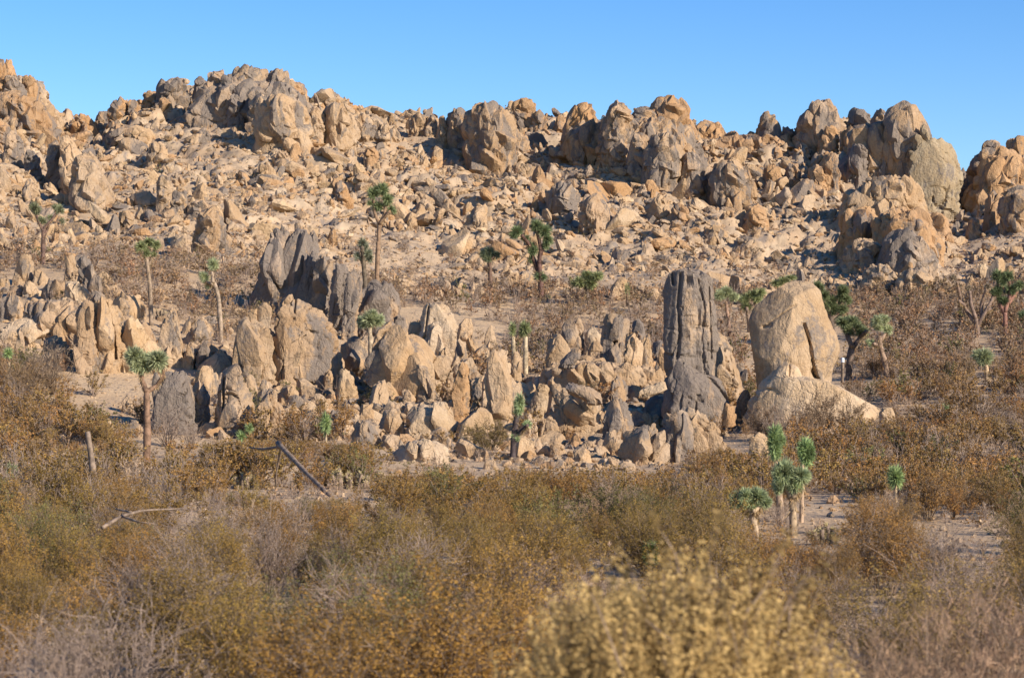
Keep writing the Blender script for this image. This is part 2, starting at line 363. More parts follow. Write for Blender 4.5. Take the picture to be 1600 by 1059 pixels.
# ------------------------------------------------------------------ rocks traced as outline + depth
TONE = {'t': (0.435, 0.322, 0.21, 0.34), 'o': (0.415, 0.275, 0.158, 0.34), 'g': (0.37, 0.285, 0.205, 0.58), 'd': (0.35, 0.268, 0.195, 0.75),
        'p': (0.48, 0.37, 0.25, 0.14), 'k': (0.36, 0.295, 0.20, 0.36), 'm': (0.39, 0.285, 0.188, 0.47)}
WORD = {'t': 'tan', 'o': 'orange-tan', 'g': 'grey-stained', 'd': 'dark grey', 'p': 'pale', 'k': 'khaki', 'm': 'mottled'}
def loft(poly, D, thick=0.8, e=2.6, rough=1.0, seed=0, grooves=(), bury=0.9, ribs=0.0, hill=False, blk=1.0, rest=False, facets=9):
    poly = np.array(poly, float)
    lo, hi = poly[:, 1].max(), poly[:, 1].min()
    hpx = lo - hi; mpp = D / FPX
    n = int(np.clip(hpx * 0.62, 14, 110))
    t = np.linspace(0, 1, n); rows = lo + (hi - lo) * (1 - (1 - t) ** 1.6)           # denser near the top
    rows = np.concatenate([lo - 0.0001 + 0 * rows[:1], rows[1:-1], [hi + min(0.6, hpx * 0.02)]])
    Lx, Rx = [], []
    q = np.roll(poly, -1, 0)
    for r in rows:
        c = []
        for (x0, y0), (x1, y1) in zip(poly, q):
            if (y0 - r) * (y1 - r) <= 0 and y0 != y1: c.append(x0 + (r - y0) / (y1 - y0) * (x1 - x0))
        if not c: c = [Lx[-1], Rx[-1]] if Lx else [poly[:, 0].min(), poly[:, 0].max()]
        Lx.append(min(c)); Rx.append(max(c))
    Lx, Rx = np.array(Lx), np.array(Rx)
    # an outline's lowest point may be a single corner: keep the foot wide
    wmax = (Rx - Lx).max()
    k = n // 8 if rest else n // 6
    lw = Lx[:k + 1].min(); rw = Rx[:k + 1].max()
    f = np.clip(1 - np.arange(n) / max(k, 1), 0, 1)
    Lx = Lx + (np.minimum(Lx, lw) - Lx) * f; Rx = Rx + (np.maximum(Rx, rw) - Rx) * f
    sm = max(1, n // 22); ker = np.ones(2 * sm + 1) / (2 * sm + 1)
    def smooth(a): return np.convolve(np.pad(a, sm, mode='edge'), ker, 'valid')
    Lx, Rx = smooth(Lx), smooth(Rx)
    x, _, z = ray(0 * rows + CX, rows, D)
    XL, XR = (Lx - CX) * mpp, (Rx - CX) * mpp
    # foot below ground
    xm = ((Lx[0] + Rx[0]) / 2 - CX) * mpp; bury = max(bury, float(z[0] - terrain(xm, D - 0.5 * thick * (Rx - Lx).max() / 2 * mpp)[0]) + 0.5)
    nb = 3; zb = z[0] - bury * np.array([1, 0.6, 0.25])
    cxx = (XL + XR) / 2; hw = np.maximum((XR - XL) / 2, 0.02)
    if rest: zb = z[0] - 0.10 * (z[-1] - z[0]) * np.array([1, 0.8, 0.4]); hw0 = hw[0] * np.array([0.35, 0.7, 0.92])
    else: hw0 = hw[0] * np.array([1.05, 1.03, 1.01])
    cxx = np.concatenate([[cxx[0]] * nb, cxx]); hw = np.concatenate([hw0, hw]); z = np.concatenate([zb, z])
    W = hw.max(); m = len(z)
    H = z[-1] - z[nb]
    dep = thick * W * np.clip(hw / W, 0, 1) ** 0.65
    dep = np.minimum(dep, thick * max(W, 0.1)); dep = np.minimum(dep, max(H, W) * 0.9)
    # the tip closes
    tail = np.clip((z[-1] - z) / (0.07 * H + 1e-3), 0, 1) ** 0.5
    dep = dep * (0.25 + 0.75 * tail)
    ns = int(np.clip(wmax * 0.9 * 1.6, 20, 150))
    th = np.linspace(0, 2 * np.pi, ns, endpoint=False)
    c, s = np.cos(th), np.sin(th)
    cc = np.sign(c) * np.abs(c) ** (2 / e); ss = np.sign(s) * np.abs(s) ** (2 / e)
    sk = rng.uniform(-0.25, 0.25)
    VX = cxx[:, None] + hw[:, None] * cc[None] ; VY = dep[:, None] * ss[None] + sk * hw[:, None] * cc[None]
    VZ = np.repeat(z[:, None], ns, 1)
    P = np.stack([VX.ravel(), VY.ravel(), VZ.ravel()], 1)
    top = np.array([[cxx[-1], 0, z[-1] + 0.02 * H]])
    P = np.concatenate([P, top])
    A = np.stack([P[:, 0] - np.append(np.repeat(cxx, ns), cxx[-1]), P[:, 1], 0 * P[:, 0]], 1)
    A[:, 2] = np.append(np.repeat(np.clip((z - z[nb]) / H, 0, 1) ** 3 * W * 0.8, ns), 1)
    A /= np.linalg.norm(A, axis=1, keepdims=True) + 1e-6
    s0 = min(W, H * 0.7)
    o = seed * 13.7
    Q = P + o
    Qs = Q * np.array([1, 1, 0.45])
    d = 0.10 * s0 * fbm(Q / (1.1 * s0), seed, 3) + 0.045 * s0 * fbm(Q / (0.30 * s0), seed + 5, 3)
    # joint blocks: every cell bulges and sits a little in or out of its neighbours
    Wp = Q + 0.10 * s0 * np.stack([noise(Q / (0.5 * s0), seed + 31), noise(Q / (0.5 * s0), seed + 32), noise(Q / (0.5 * s0), seed + 33)], 1)
    rs0 = np.random.default_rng(seed + 500); tilt = rotm(rs0.normal(0, 0.25), rs0.normal(0, 0.3), 0)
    ca0 = rs0.uniform(0.55, 0.95); Pt = Wp @ tilt.T
    e1, h_ = joints(Pt / (s0 * np.array([ca0, ca0 * 1.2, ca0 * rs0.uniform(1.1, 2.0)])), seed + 41)
    f1, f2, h3 = voro(Pt / (s0 * 1.1) * np.array([1, 1, 0.6]), seed + 43)
    d += blk * s0 * (0.15 * h_ - 0.13 * np.exp(-(e1 / 0.05) ** 2) + 0.07 * h3 - 0.12 * np.exp(-((f2 - f1) / 0.06) ** 2))
    e2, h_ = joints(Pt / (s0 * np.array([0.33, 0.4, 0.5])), seed + 47)
    d += blk * s0 * (0.04 * h_ - 0.04 * np.exp(-(e2 / 0.07) ** 2) * (noise(Q / s0, seed + 50) > 0))
    if ribs:
        d += ribs * s0 * (fbm(Q / s0 * np.array([3.2, 3.2, 0.22]), seed + 21, 3)) * 0.22
    d = d * rough
    P = P + A * d[:, None]
    rs = np.random.default_rng(seed + 100)
    ctr = np.array([cxx.mean(), 0, z[nb:].mean()]); ext = np.array([W, thick * W, H / 2])
    for _ in range(facets):
        nn = rs.normal(size=3); nn[1] = -abs(nn[1]) * 1.4 if rs.random() < 0.75 else nn[1]; nn[0] *= 0.7; nn[2] = abs(nn[2]) * 0.6
        nn /= np.linalg.norm(nn)
        q_ = (P - ctr) / ext; dd = q_ @ nn; off = np.quantile(dd, rs.uniform(0.86, 0.97))
        q_ = q_ - np.outer(np.maximum(dd - off, 0) * 0.85, nn); P = q_ * ext + ctr
    if grooves:
        Pw = P.copy(); pxx, pyy = proj(P[:, 0], np.full(len(P), D), P[:, 2])
        front = np.clip((0.15 * W - P[:, 1]) / (0.3 * W), 0, 1)
        for pl, wd, dp in grooves:
            best = np.full(len(P), 1e9)
            for (x0, y0), (x1, y1) in zip(pl[:-1], pl[1:]):
                vx, vy = x1 - x0, y1 - y0; tt = np.clip(((pxx - x0) * vx + (pyy - y0) * vy) / (vx * vx + vy * vy), 0, 1)
                best = np.minimum(best, np.hypot(pxx - x0 - tt * vx, pyy - y0 - tt * vy))
            P[:, 1] += dp * np.exp(-(best / wd) ** 2) * front
    idx = np.arange(m * ns).reshape(m, ns); nxt = np.roll(idx, -1, 1)
    F4 = np.stack([idx[:-1], nxt[:-1], nxt[1:], idx[1:]], -1).reshape(-1, 4)
    F3 = np.stack([idx[-1], nxt[-1], np.full(ns, m * ns)], -1)
    F3 = np.concatenate([F3, np.stack([nxt[0][1:-1], idx[0][1:-1], np.full(ns - 2, idx[0][0])], -1)])
    org = np.array([cxx[nb], 0, z[nb]])
    return P - org, [F4, F3], (org[0], D, org[2]), (W, H)

def stone(seed, nu=18, nv=11, flat=1.0):
    rs = np.random.default_rng(seed)
    th = np.linspace(0, 2 * np.pi, nu, endpoint=False); ph = np.linspace(-np.pi / 2, np.pi / 2, nv + 2)[1:-1]
    T, Pp = np.meshgrid(th, ph)
    V = np.stack([np.cos(Pp) * np.cos(T), np.cos(Pp) * np.sin(T), np.sin(Pp)], -1).reshape(-1, 3)
    V = np.concatenate([V, [[0, 0, -1], [0, 0, 1]]])
    for _ in range(15):
        n = rs.normal(size=3); n /= np.linalg.norm(n); off = rs.uniform(0.42, 0.82)
        V = V - np.outer(np.maximum(V @ n - off, 0), n)
    V = V * 1.2 * (1 + 0.07 * fbm(V * 1.6 + seed, seed, 2)[:, None] + 0.035 * noise(V * 5 + seed, seed + 3)[:, None])
    i = np.arange(nu * nv).reshape(nv, nu); nx_ = np.roll(i, -1, 1)
    F4 = np.stack([i[:-1], nx_[:-1], nx_[1:], i[1:]], -1).reshape(-1, 4)
    a = np.stack([nx_[0], i[0], np.full(nu, nu * nv)], -1); b = np.stack([i[-1], nx_[-1], np.full(nu, nu * nv + 1)], -1)
    return V, F4, np.concatenate([a, b])
CHIPS = [stone(700 + k, 20, 13) for k in range(12)]
def fracture(V, Fs, poly, D, loc, dep, seed, hill):
    """add the fractured blocks that stand out of an outcrop's face, inside its outline"""
    rs = np.random.default_rng(seed + 3000); poly = np.array(poly, float); q = np.roll(poly, -1, 0); mpp = D / FPX
    lo, hi = poly[:, 1].max(), poly[:, 1].min(); wpx = np.ptp(poly[:, 0]); bpx = min(wpx, (lo - hi) * 0.95); area = wpx * (lo - hi)
    nblk = int(np.clip(area / 75, 5, 130)) if hill else int(np.clip(area / 550, 0, 4)); Vs, F4, F3, n = [V], [Fs[0]], [Fs[1]], len(V)
    tx, tz = rs.normal(0, 0.18), rs.normal(0, 0.12); vert = rs.uniform(1.2, 2.1) if hill else rs.uniform(1.6, 2.4)
    for _ in range(nblk):
        r = lo + (hi - lo) * rs.uniform(0.02, 0.93); c = []
        for (x0, y0), (x1, y1) in zip(poly, q):
            if (y0 - r) * (y1 - r) <= 0 and y0 != y1: c.append(x0 + (r - y0) / (y1 - y0) * (x1 - x0))
        if len(c) < 2: continue
        L, R_ = min(c), max(c); hw = (R_ - L) / 2
        w = min(hw * 0.9, bpx * rs.uniform(0.10, 0.30) * (1 if hill else 1.2)); h = min(w * vert * rs.uniform(0.6, 1.2) * (1 if hill else 1.5), (lo - hi) * (0.32 if hill else 0.42))
        u = rs.uniform(-1, 1); px = (L + R_) / 2 + u * max(hw - w * 1.0, 0); r = max(r, hi + h * 1.05)
        X, _, Z = ray(px, r, D); y = -dep * (1 - u * u) ** 0.5 * (rs.uniform(0.72, 0.98) if hill else rs.uniform(0.6, 0.88)) * min(1, hw / wpx * 2 + 0.2)
        if rs.random() < 0.15: y = -y
        CV, C4, C3 = CHIPS[rs.integers(12)]
        P = (CV * np.array([w * mpp, w * mpp * rs.uniform(0.8, 1.3), h * mpp])) @ rotm(tx + rs.normal(0, 0.12), -tz + rs.normal(0, 0.14), rs.normal(0, 0.5)).T
        P = P + np.array([float(X) - loc[0], y, float(Z) - loc[2]])
        Vs.append(P); F4.append(C4 + n); F3.append(C3 + n); n += len(P)
    return np.concatenate(Vs), [np.concatenate(F4), np.concatenate(F3)]
ROCKS = r'''
# --- left pile
t|19,440 24,415 34,400 46,398 51,415 53,445
t|51,443 52,420 62,418 74,432 78,440 70,446
t|-4,448 -2,434 12,434 15,448
m|12,460 15,446 28,443 42,452 44,462
t|35,460 36,442 50,440 60,452 62,464
m|60,470 64,450 80,438 100,437 112,445 115,472
t|97,447 100,415 106,398 112,396 118,405 124,425 120,447
g|118,402 130,398 142,410 150,430 162,450 165,460 150,462 128,446 120,420|leaning grey slab lying against the top of the left boulder pile
p|102,442 120,440 140,458 138,472 118,486 105,475
t|147,432 160,425 175,435 183,450 165,452
t|160,460 165,443 178,441 190,452 189,468 175,470
g|139,474 143,452 160,456 167,472 155,477
t|166,472 180,462 195,456 215,462 224,475 223,492 200,497 178,492
p|82,514 86,475 92,463 105,463 114,480 114,505 102,518 92,514
g|-4,502 -3,466 10,463 16,475 15,500
t|5,502 8,462 25,457 36,472 38,488 30,502 15,503
t|36,474 50,464 66,470 70,488 50,490
p|32,504 40,480 55,482 64,495 60,510
p|-5,540 0,516 20,502 50,500 85,505 104,512 85,524 40,540
m|118,580 120,520 119,495 124,480 135,470 144,472 149,490 153,560 146,582|dark-shadowed grey fin standing left of the large tan fin
t|143,500 149,475 155,468 168,467 178,475 186,492 191,540 190,574 160,584 150,560 145,530|large tan fin standing tall in front of the left boulder pile
t|172,500 178,478 188,484 195,500 195,540 186,555
p|186,572 189,515 195,500 208,497 224,513 242,535 248,552 244,568 200,580
t|245,570 251,520 257,492 264,480 274,480 280,495 285,530 287,562 280,574|pointed tan pillar standing alone right of the left fins
t|282,518 289,502 297,496 300,512 290,522
t|283,540 295,516 318,501 334,508 333,534 300,540
g|310,508 325,492 345,494 344,510 320,514
t|330,524 345,508 362,509 366,518 350,529
t|282,574 288,548 300,539 309,546 302,576
m|305,578 308,545 322,533 330,550 328,582
m|326,580 335,550 350,543 360,570 352,584
t|20,550 26,520 34,516 40,530 38,556
m|55,560 62,535 80,522 104,530 118,556 100,568
# --- left block group
d|234,664 236,618 248,596 266,581 285,580 297,600 305,640 307,670 270,676|dark rounded block behind bare twigs at the forked Joshua tree
g|295,672 297,604 308,593 322,596 326,625 327,676
t|294,620 300,586 318,571 330,571 341,590 342,622
g|334,682 339,604 348,578 370,571 385,590 396,625 398,682|grey-stained square block at the front of the left block group
t|382,612 386,582 396,588 404,618 394,628
p|108,678 110,650 122,644 134,650 137,678
p|150,682 156,660 168,655 180,668 182,686
t|190,643 191,624 200,616 209,628 206,645
t|190,680 200,660 215,659 226,675 216,685
t|172,690 178,680 190,679 196,690
# --- big dark finned outcrop
d|383,488 395,448 412,400 428,364 436,356 450,357 460,365 455,400 440,440 428,486|dark grey leaning fin forming the left edge of the finned outcrop
d|420,492 430,418 444,385 458,358 472,354 482,368 487,395 484,440 476,490|highest dark fin of the finned outcrop with a small cap
m@112|458,369 464,356 478,354 484,366 470,374
d|476,430 482,364 490,357 497,370 500,430
d|460,496 468,440 478,396 487,389 497,395 507,420 509,500
g|484,506 490,425 498,398 515,402 520,430 512,480 506,510
g|512,514 516,450 520,418 535,410 549,428 541,470 534,506 526,520
g|530,532 535,470 542,426 552,416 566,430 566,470 556,500 552,534
d|555,532 559,480 567,450 580,437 595,440 608,460 614,490 610,514 590,532|dark rounded fin at the right end of the finned outcrop
d|590,500 588,450 597,439 611,441 624,460 626,475 622,492 612,500
# --- mottled dome and rocks left of it
m|420,602 420,530 425,482 440,465 455,458 475,466 495,478 515,498 528,522 529,560 526,592 500,606|broad mottled dome with spikes along its left front
t|425,588 426,524 434,513 445,520 450,560 446,592
t|445,608 450,545 457,518 468,514 477,530 480,580 474,608
t|356,582 361,532 368,512 385,497 398,499 415,510 427,535 434,570 440,606 400,604 364,596
t@94|383,512 390,485 402,481 404,512
t@94|402,512 404,478 416,471 424,480 423,518
t|490,604 492,572 499,558 506,580 504,606
t|502,614 509,586 515,577 522,592 521,616
t|346,610 352,580 365,573 378,580 386,600 390,618
t|381,606 385,584 398,588 405,612 394,620
t|430,628 440,606 455,600 466,615 460,632
m|396,684 400,645 410,612 425,610 441,635 450,660 450,684 425,688|shaded leaning block with a hollow front below the mottled dome
t|410,650 414,618 420,605 432,608 436,640
t|400,640 404,600 412,590 424,600 428,640
t|525,580 528,542 545,530 570,526 590,527 600,540 588,564 570,588 550,590
# --- broad tan cleft rock
t|570,600 577,560 588,540 599,520 610,507 625,514 645,524 665,535 680,560 685,592 682,622 650,626 620,612 590,602|broad tan cleft rock with a dark slot down its front
t|601,545 605,512 616,506 626,518 622,550
p|652,560 655,505 659,480 671,470 690,474 708,490 714,510 714,545 704,566 680,568|pale upright block behind the broad tan cleft rock
t|631,552 639,506 655,496 672,510 678,545 650,558
t|605,530 614,500 625,491 642,505 638,530
t|646,626 649,592 655,571 668,569 680,592 684,622 668,634
t|678,600 684,548 697,539 708,562 710,596 690,602
t|713,532 717,505 727,494 738,496 741,515 734,532
t|706,580 711,542 718,529 728,535 730,572 720,586
o|701,660 706,602 714,576 724,567 733,578 735,610 731,654 718,666|lone slim orange-tan pillar in front of deep shadow
t|724,570 726,532 735,523 748,538 752,570
t|755,552 758,522 766,507 773,511 775,540
t|735,582 741,548 760,541 772,555 770,582
t|750,656 755,606 767,562 779,545 792,549 799,570 801,612 796,656 770,668|big leaning slab left of the deep dark hollow
t|798,606 799,556 808,547 817,560 816,592 808,606
t|803,566 812,548 827,547 830,566
t|774,662 777,606 786,597 798,604 801,660
m|683,622 690,598 705,592 716,604 712,630
m|735,628 742,602 755,596 764,610 762,634
t|730,650 738,628 748,625 754,640 752,656
# --- centre cluster below the tall split pillar
t|851,600 853,548 859,530 872,525 888,529 895,545 888,570 876,598
g@90|873,572 880,555 895,545 910,545 907,561 890,574
g|873,556 879,506 887,498 910,499 914,520 918,556
p|910,552 914,513 930,511 940,525 940,556
m@92|918,548 924,533 936,531 941,546
g|934,586 938,532 944,500 952,489 970,489 980,502 982,540 980,584 965,590|tall split pillar with a grey face right of centre
d|983,545 987,506 995,499 1006,505 1013,540
t|968,594 974,545 980,525 992,519 1003,530 1006,560 1004,596 980,600
t|1001,588 1001,530 1008,523 1018,545 1021,575 1016,590
d|1015,560 1019,533 1035,529 1044,545 1044,562
m|1020,612 1024,562 1030,545 1040,542 1048,555 1051,580 1048,612
t|993,612 995,582 1008,575 1018,586 1017,614
t|922,610 929,572 945,561 961,575 970,600 950,612
m|948,628 951,596 965,584 979,600 982,628
g@79.5|881,605 888,598 905,597 925,604 939,614 945,627 930,630 905,622 888,614|flat grey capstone slab lying across the central rocks
t|901,612 904,586 920,582 932,590 933,614
t|880,612 886,576 897,569 907,590 906,614
p@79.5|996,618 1003,607 1020,600 1040,598 1043,608 1025,616 1005,621|pale log-shaped slab resting just left of the rock tower
g|1005,656 1009,626 1022,616 1035,619 1043,640 1041,660 1020,662
t|863,604 867,587 875,587 878,606
g|850,666 856,620 865,598 876,600 877,635 872,670
t|866,674 870,622 880,608 930,618 944,630 940,664 920,682 890,680
p|822,650 827,620 845,599 857,607 857,640 844,658
p|811,622 817,600 830,595 838,605 834,624
t|810,677 813,651 825,644 839,655 845,672 838,684
t|842,684 846,656 860,650 872,660 874,686
m|936,684 941,644 949,622 965,617 980,630 990,665 988,696 955,696|mottled tall rock at the centre front under the capstone
t|970,712 977,674 990,666 1003,660 1025,656 1034,680 1048,712 1056,724 1000,724
t|935,700 945,676 962,672 975,690 975,712
g|1032,712 1035,662 1042,645 1060,641 1077,650 1083,690 1080,714 1050,722|grey block standing under the left foot of the rock tower
t|1070,708 1064,652 1074,640 1094,648 1114,660 1128,682 1130,706 1110,712
g|1085,706 1090,668 1104,660 1118,676 1122,706
# --- egg and around
t|1112,632 1116,560 1118,510 1130,523 1146,555 1161,590 1166,612 1154,632|tan leaning slab tucked behind the rock tower
m|1146,624 1151,569 1162,566 1168,600 1170,624
m|1148,662 1154,614 1165,609 1176,624 1176,660
p|1170,714 1171,682 1184,675 1196,680 1201,716|small pale egg-like stone left of the thick-trunked Joshua tree
# --- front centre
g|550,698 552,662 561,656 580,657 591,665 596,694 575,700|squat grey-faced block standing on the open ground
t|595,700 599,680 612,675 624,682 622,702
t|627,700 630,679 641,676 646,700
t|580,686 587,652 605,639 625,637 637,655 641,684
t|575,642 577,609 590,594 601,605 613,636 602,650
t|595,620 598,598 610,598 624,620 617,632
t|626,636 629,611 638,607 650,622 649,640
t|560,670 563,632 575,627 588,645 589,672
t|515,672 519,644 530,639 547,650 549,674
p|521,628 529,590 540,576 553,590 557,618 542,630
t|563,612 566,592 580,591 585,612
t|582,612 586,597 597,596 601,614
p|608,716 622,697 650,687 680,689 702,700 704,716 660,722
t|671,694 677,671 688,667 707,684 706,702
p|632,690 638,652 658,630 690,634 712,660 700,690
t|473,654 479,640 490,639 496,654
t|752,734 758,717 770,716 780,734
t|500,640 506,625 516,622 522,640
t|452,664 458,650 470,646 480,664
p|660,660 668,640 690,630 720,660 712,676
t|820,706 828,688 842,684 852,706
t|856,712 864,690 880,692 888,714
t|890,722 898,700 915,698 928,722
t|905,700 912,688 928,688 934,704
t|830,724 840,712 855,712 862,726
t|940,730 950,714 968,716 975,732
'''
HILLROCKS = r'''
o|5,118 8,95 15,93 21,112 24,122
o|-8,140 -6,92 4,92 10,120 14,142
o|32,155 35,124 48,119 58,130 63,158
t|58,200 61,155 75,160 90,180 98,200
g|6,152 9,120 25,116 38,140 38,155
o|-6,190 0,158 18,150 36,168 40,192
t|38,190 44,160 56,156 66,176 66,194
g|35,278 37,241 50,234 60,245 66,280
g|72,296 75,228 90,221 104,258 112,300
t|94,300 97,221 110,214 126,250 150,288 154,304 135,312
t|112,318 117,252 140,244 162,280 184,322 150,326|long sloping tan slab on the left of the hill
m|2,260 6,215 20,205 34,225 38,262
o|-8,240 -6,190 8,188 18,205 20,242
o|110,210 117,186 130,179 145,188 156,210
m|143,202 150,182 165,175 174,202
o|161,210 167,173 180,168 190,154 199,153 200,172 196,210
o|188,200 199,166 208,157 218,165 222,200
o|219,175 224,148 238,142 250,150 252,175
g|241,172 244,140 260,127 275,124 291,133 298,152 296,174|grey-capped ridge knob left of the dark ridge massif
o|243,186 249,157 262,154 272,184
t|200,225 206,200 222,195 235,210 238,228
d|298,162 302,131 312,119 322,130 326,166
m|310,182 319,135 334,115 347,111 352,140 350,184
d|333,190 339,140 352,117 369,119 378,150 372,188|dark grey face on the left of the ridge massif
d|348,196 359,156 375,149 384,165 384,198
g|350,160 359,116 385,106 410,107 418,140 410,168|broad grey crown of the ridge massif
g|382,200 389,152 402,144 419,155 428,178 424,202
g|410,172 417,119 428,110 445,114 459,130 460,170
o|446,172 449,129 462,127 474,134 479,150 478,174
t|396,216 403,164 430,152 465,156 480,176 484,214 440,222
g|489,166 497,145 512,141 524,142 534,155 536,168
t|503,228 507,172 518,162 535,169 551,185 560,212 550,232|orange mid-ridge crag standing out of the slope
t|474,218 479,176 495,169 507,180 508,220
o|568,253 569,239 579,230 590,236 593,248 582,255|round orange boulder sitting alone on the slope
t|638,212 641,182 655,177 669,185 669,214
t|661,216 664,186 676,179 686,190 686,218
t|681,222 683,190 692,181 703,195 704,224
o|540,180 548,170 560,168 570,182
m|698,232 699,186 710,169 722,169 734,185 736,234
m|723,256 725,202 732,178 750,164 765,164 790,174 806,195 815,232 806,262 780,268 745,262|square mottled ridge crag left of the orange hump
o|792,200 798,165 815,155 832,157 837,175 836,204
o|826,210 832,181 845,174 857,190 858,212
o|862,214 867,186 880,181 888,192 888,216
o|878,230 883,187 894,175 910,164 925,174 937,190 943,214 935,238 895,234|rounded orange knob crowned ridge crag
m|936,254 940,202 949,170 963,159 978,164 988,185 990,222 984,262 945,256|split ridge crag with a grey upper face
m|974,232 981,181 990,169 1005,169 1027,180 1032,212 1020,234
o|1008,214 1016,172 1038,154 1052,155 1070,168 1082,190 1090,214 1075,234 1035,226|smooth orange ridge hump rising to a blunt point
m|978,274 983,226 993,209 1010,211 1019,235 1016,276
g|998,290 1003,252 1018,225 1030,209 1045,211 1063,235 1064,274 1045,296|dark-faced crag below the orange ridge hump
m|1057,302 1060,262 1071,239 1090,244 1108,275 1110,308 1080,312
m|1102,322 1106,282 1119,257 1145,254 1165,264 1184,300 1184,326 1140,330|rounded orange crag with cracked face right of centre
o|1080,232 1084,201 1100,191 1120,194 1137,210 1141,234
o|1130,242 1134,211 1150,206 1164,228 1160,244
o|1152,240 1158,216 1175,209 1192,215 1206,240
m|1178,232 1186,184 1198,175 1212,188 1224,212 1220,234
d|1218,232 1225,198 1238,202 1244,232
m|1236,236 1248,195 1264,175 1279,163 1290,158 1301,168 1312,190 1324,210 1318,238|pointed ridge peak with dark flanks
o|1276,252 1284,216 1295,197 1306,200 1314,250
o|1308,252 1316,206 1330,199 1342,215 1346,250
d|1326,214 1331,181 1345,171 1359,178 1366,212
d|1356,240 1364,188 1374,170 1384,171 1384,205 1380,242
m|1360,292 1365,238 1374,206 1384,176 1395,166 1406,174 1422,184 1434,190 1448,215 1460,242 1460,284 1420,300|great ridge fin rising beside the smooth khaki slab
k|1414,300 1420,245 1428,212 1443,189 1460,213 1486,224 1497,245 1508,272 1502,304 1488,334 1465,338 1445,322|smooth khaki slab sloping down the right of the great fin
o|1354,284 1358,246 1366,240 1376,284
m|1368,290 1370,222 1380,206 1393,225 1393,288
d|1321,300 1325,252 1337,227 1352,231 1359,265 1354,302
o|1261,312 1266,263 1280,257 1292,275 1293,312
o|1225,290 1228,261 1243,254 1253,268 1252,292
o|1275,300 1283,246 1300,239 1314,255 1316,300
o|1190,290 1196,262 1208,256 1222,272 1222,294
o|1200,250 1206,232 1218,228 1230,246
t|1308,346 1318,311 1344,285 1400,279 1435,289 1446,320 1446,344 1380,350|blocky right-hand crag with a rough pale upper ledge
o|1304,398 1312,345 1330,329 1365,329 1373,360 1370,400
o|1362,400 1370,347 1390,329 1420,327 1452,350 1470,382 1468,408 1420,404
g|1370,430 1379,382 1395,361 1425,364 1447,388 1466,412 1450,438
t|1316,424 1323,387 1345,374 1377,384 1390,418 1360,428
t|1342,452 1348,422 1385,414 1403,435 1404,460
t|1396,464 1403,427 1430,419 1458,434 1455,468
o|1445,372 1450,340 1466,332 1484,352 1488,376
m|1504,322 1511,272 1524,250 1543,225 1555,220 1567,240 1564,284 1556,326
g|1548,304 1553,267 1570,254 1590,268 1604,285 1608,306 1570,308
o|1556,280 1573,231 1590,217 1605,214 1620,260 1620,284
o|1534,360 1538,317 1548,299 1563,320 1570,356
m|1560,364 1566,312 1590,299 1616,310 1620,362
d|1494,306 1500,268 1506,262 1514,290 1514,310
t|1508,370 1514,345 1526,340 1536,360 1534,376
g|852,338 856,302 870,284 895,289 908,315 908,342
m|912,362 910,317 923,305 945,318 963,345 962,368|tilted slab jutting from the hillside with dark shaded side
t|785,285 792,262 815,254 838,262 844,282
t|1010,340 1018,312 1034,305 1046,322 1048,344
o|1042,352 1048,325 1066,318 1082,334 1084,356
o|1160,360 1168,330 1186,322 1200,340 1204,364
t|1095,385 1100,362 1120,352 1138,366 1142,388
t|646,345 652,318 668,312 680,324 686,348
t|684,350 690,318 706,312 718,330 722,352
t|722,358 734,330 752,318 764,335 768,358
o|508,308 512,285 530,280 546,294 548,312
o|520,326 524,300 540,294 552,310 554,330
t|398,282 402,262 418,255 428,268 432,284
m|425,258 430,240 446,236 456,248 456,262
t|548,300 556,276 572,270 582,284 586,304
t|240,330 245,280 258,272 270,290 272,332
t|262,345 266,300 280,290 292,305 296,348
m|300,390 306,345 330,325 350,340 362,388 330,396
m|286,345 292,322 315,314 340,318 350,338 330,350
t|262,405 268,375 282,365 296,378 302,406
t|180,360 186,335 200,328 214,345 216,362
t|30,320 36,290 50,284 64,300 66,322
t|228,250 234,228 250,222 262,236 264,252
g|300,222 306,206 320,200 330,210 330,224
'''
DARKFILL = r'''
d|402,500 414,440 436,386 476,376 500,404 545,424 556,450 556,480 552,520
d|548,520 556,452 585,446 608,466 614,490 608,520
'''
CLUSTERFILL = r'''
t|560,602 576,572 610,560 650,556 700,562 745,582 768,604 772,628
t|838,606 856,576 900,566 960,568 1030,578 1044,604 1046,632
t|352,600 378,552 430,540 520,556 560,584 566,616
t|692,646 722,600 780,588 830,604 848,640 850,660
m|20,520 40,478 100,470 150,486 210,500 246,528 250,556 120,556
m|230,590 260,552 300,536 350,548 372,590
t|850,670 880,645 940,640 1000,648 1042,664 1050,690
t|556,676 580,640 640,628 690,640 700,672
'''
HILLFILL = r'''
m|1296,318 1306,262 1326,214 1360,196 1440,212 1484,250 1506,318
o|1500,330 1512,285 1540,248 1580,245 1625,250 1625,340
m|690,246 700,206 730,190 790,195 822,212 836,250
m|866,250 880,212 920,192 1000,188 1060,200 1100,226 1110,262
o|1090,262 1110,222 1160,214 1230,212 1300,222 1330,262
g|290,200 300,160 330,138 400,130 450,140 482,165 490,205
o|-10,230 -6,150 30,150 62,172 92,205 104,236
t|440,220 470,184 540,178 600,192 640,225
'''
def parse(txt):
    for ln in txt.strip().splitlines():
        ln = ln.strip()
        if not ln or ln[0] == '#': continue
        f = ln.split('|'); h = f[0]
        D = None
        if '@' in h: h, D = h.split('@'); D = float(D)
        yield h, D, [tuple(map(float, q.split(','))) for q in f[1].split()], (f[2] if len(f) > 2 else None)
rock_feet = []
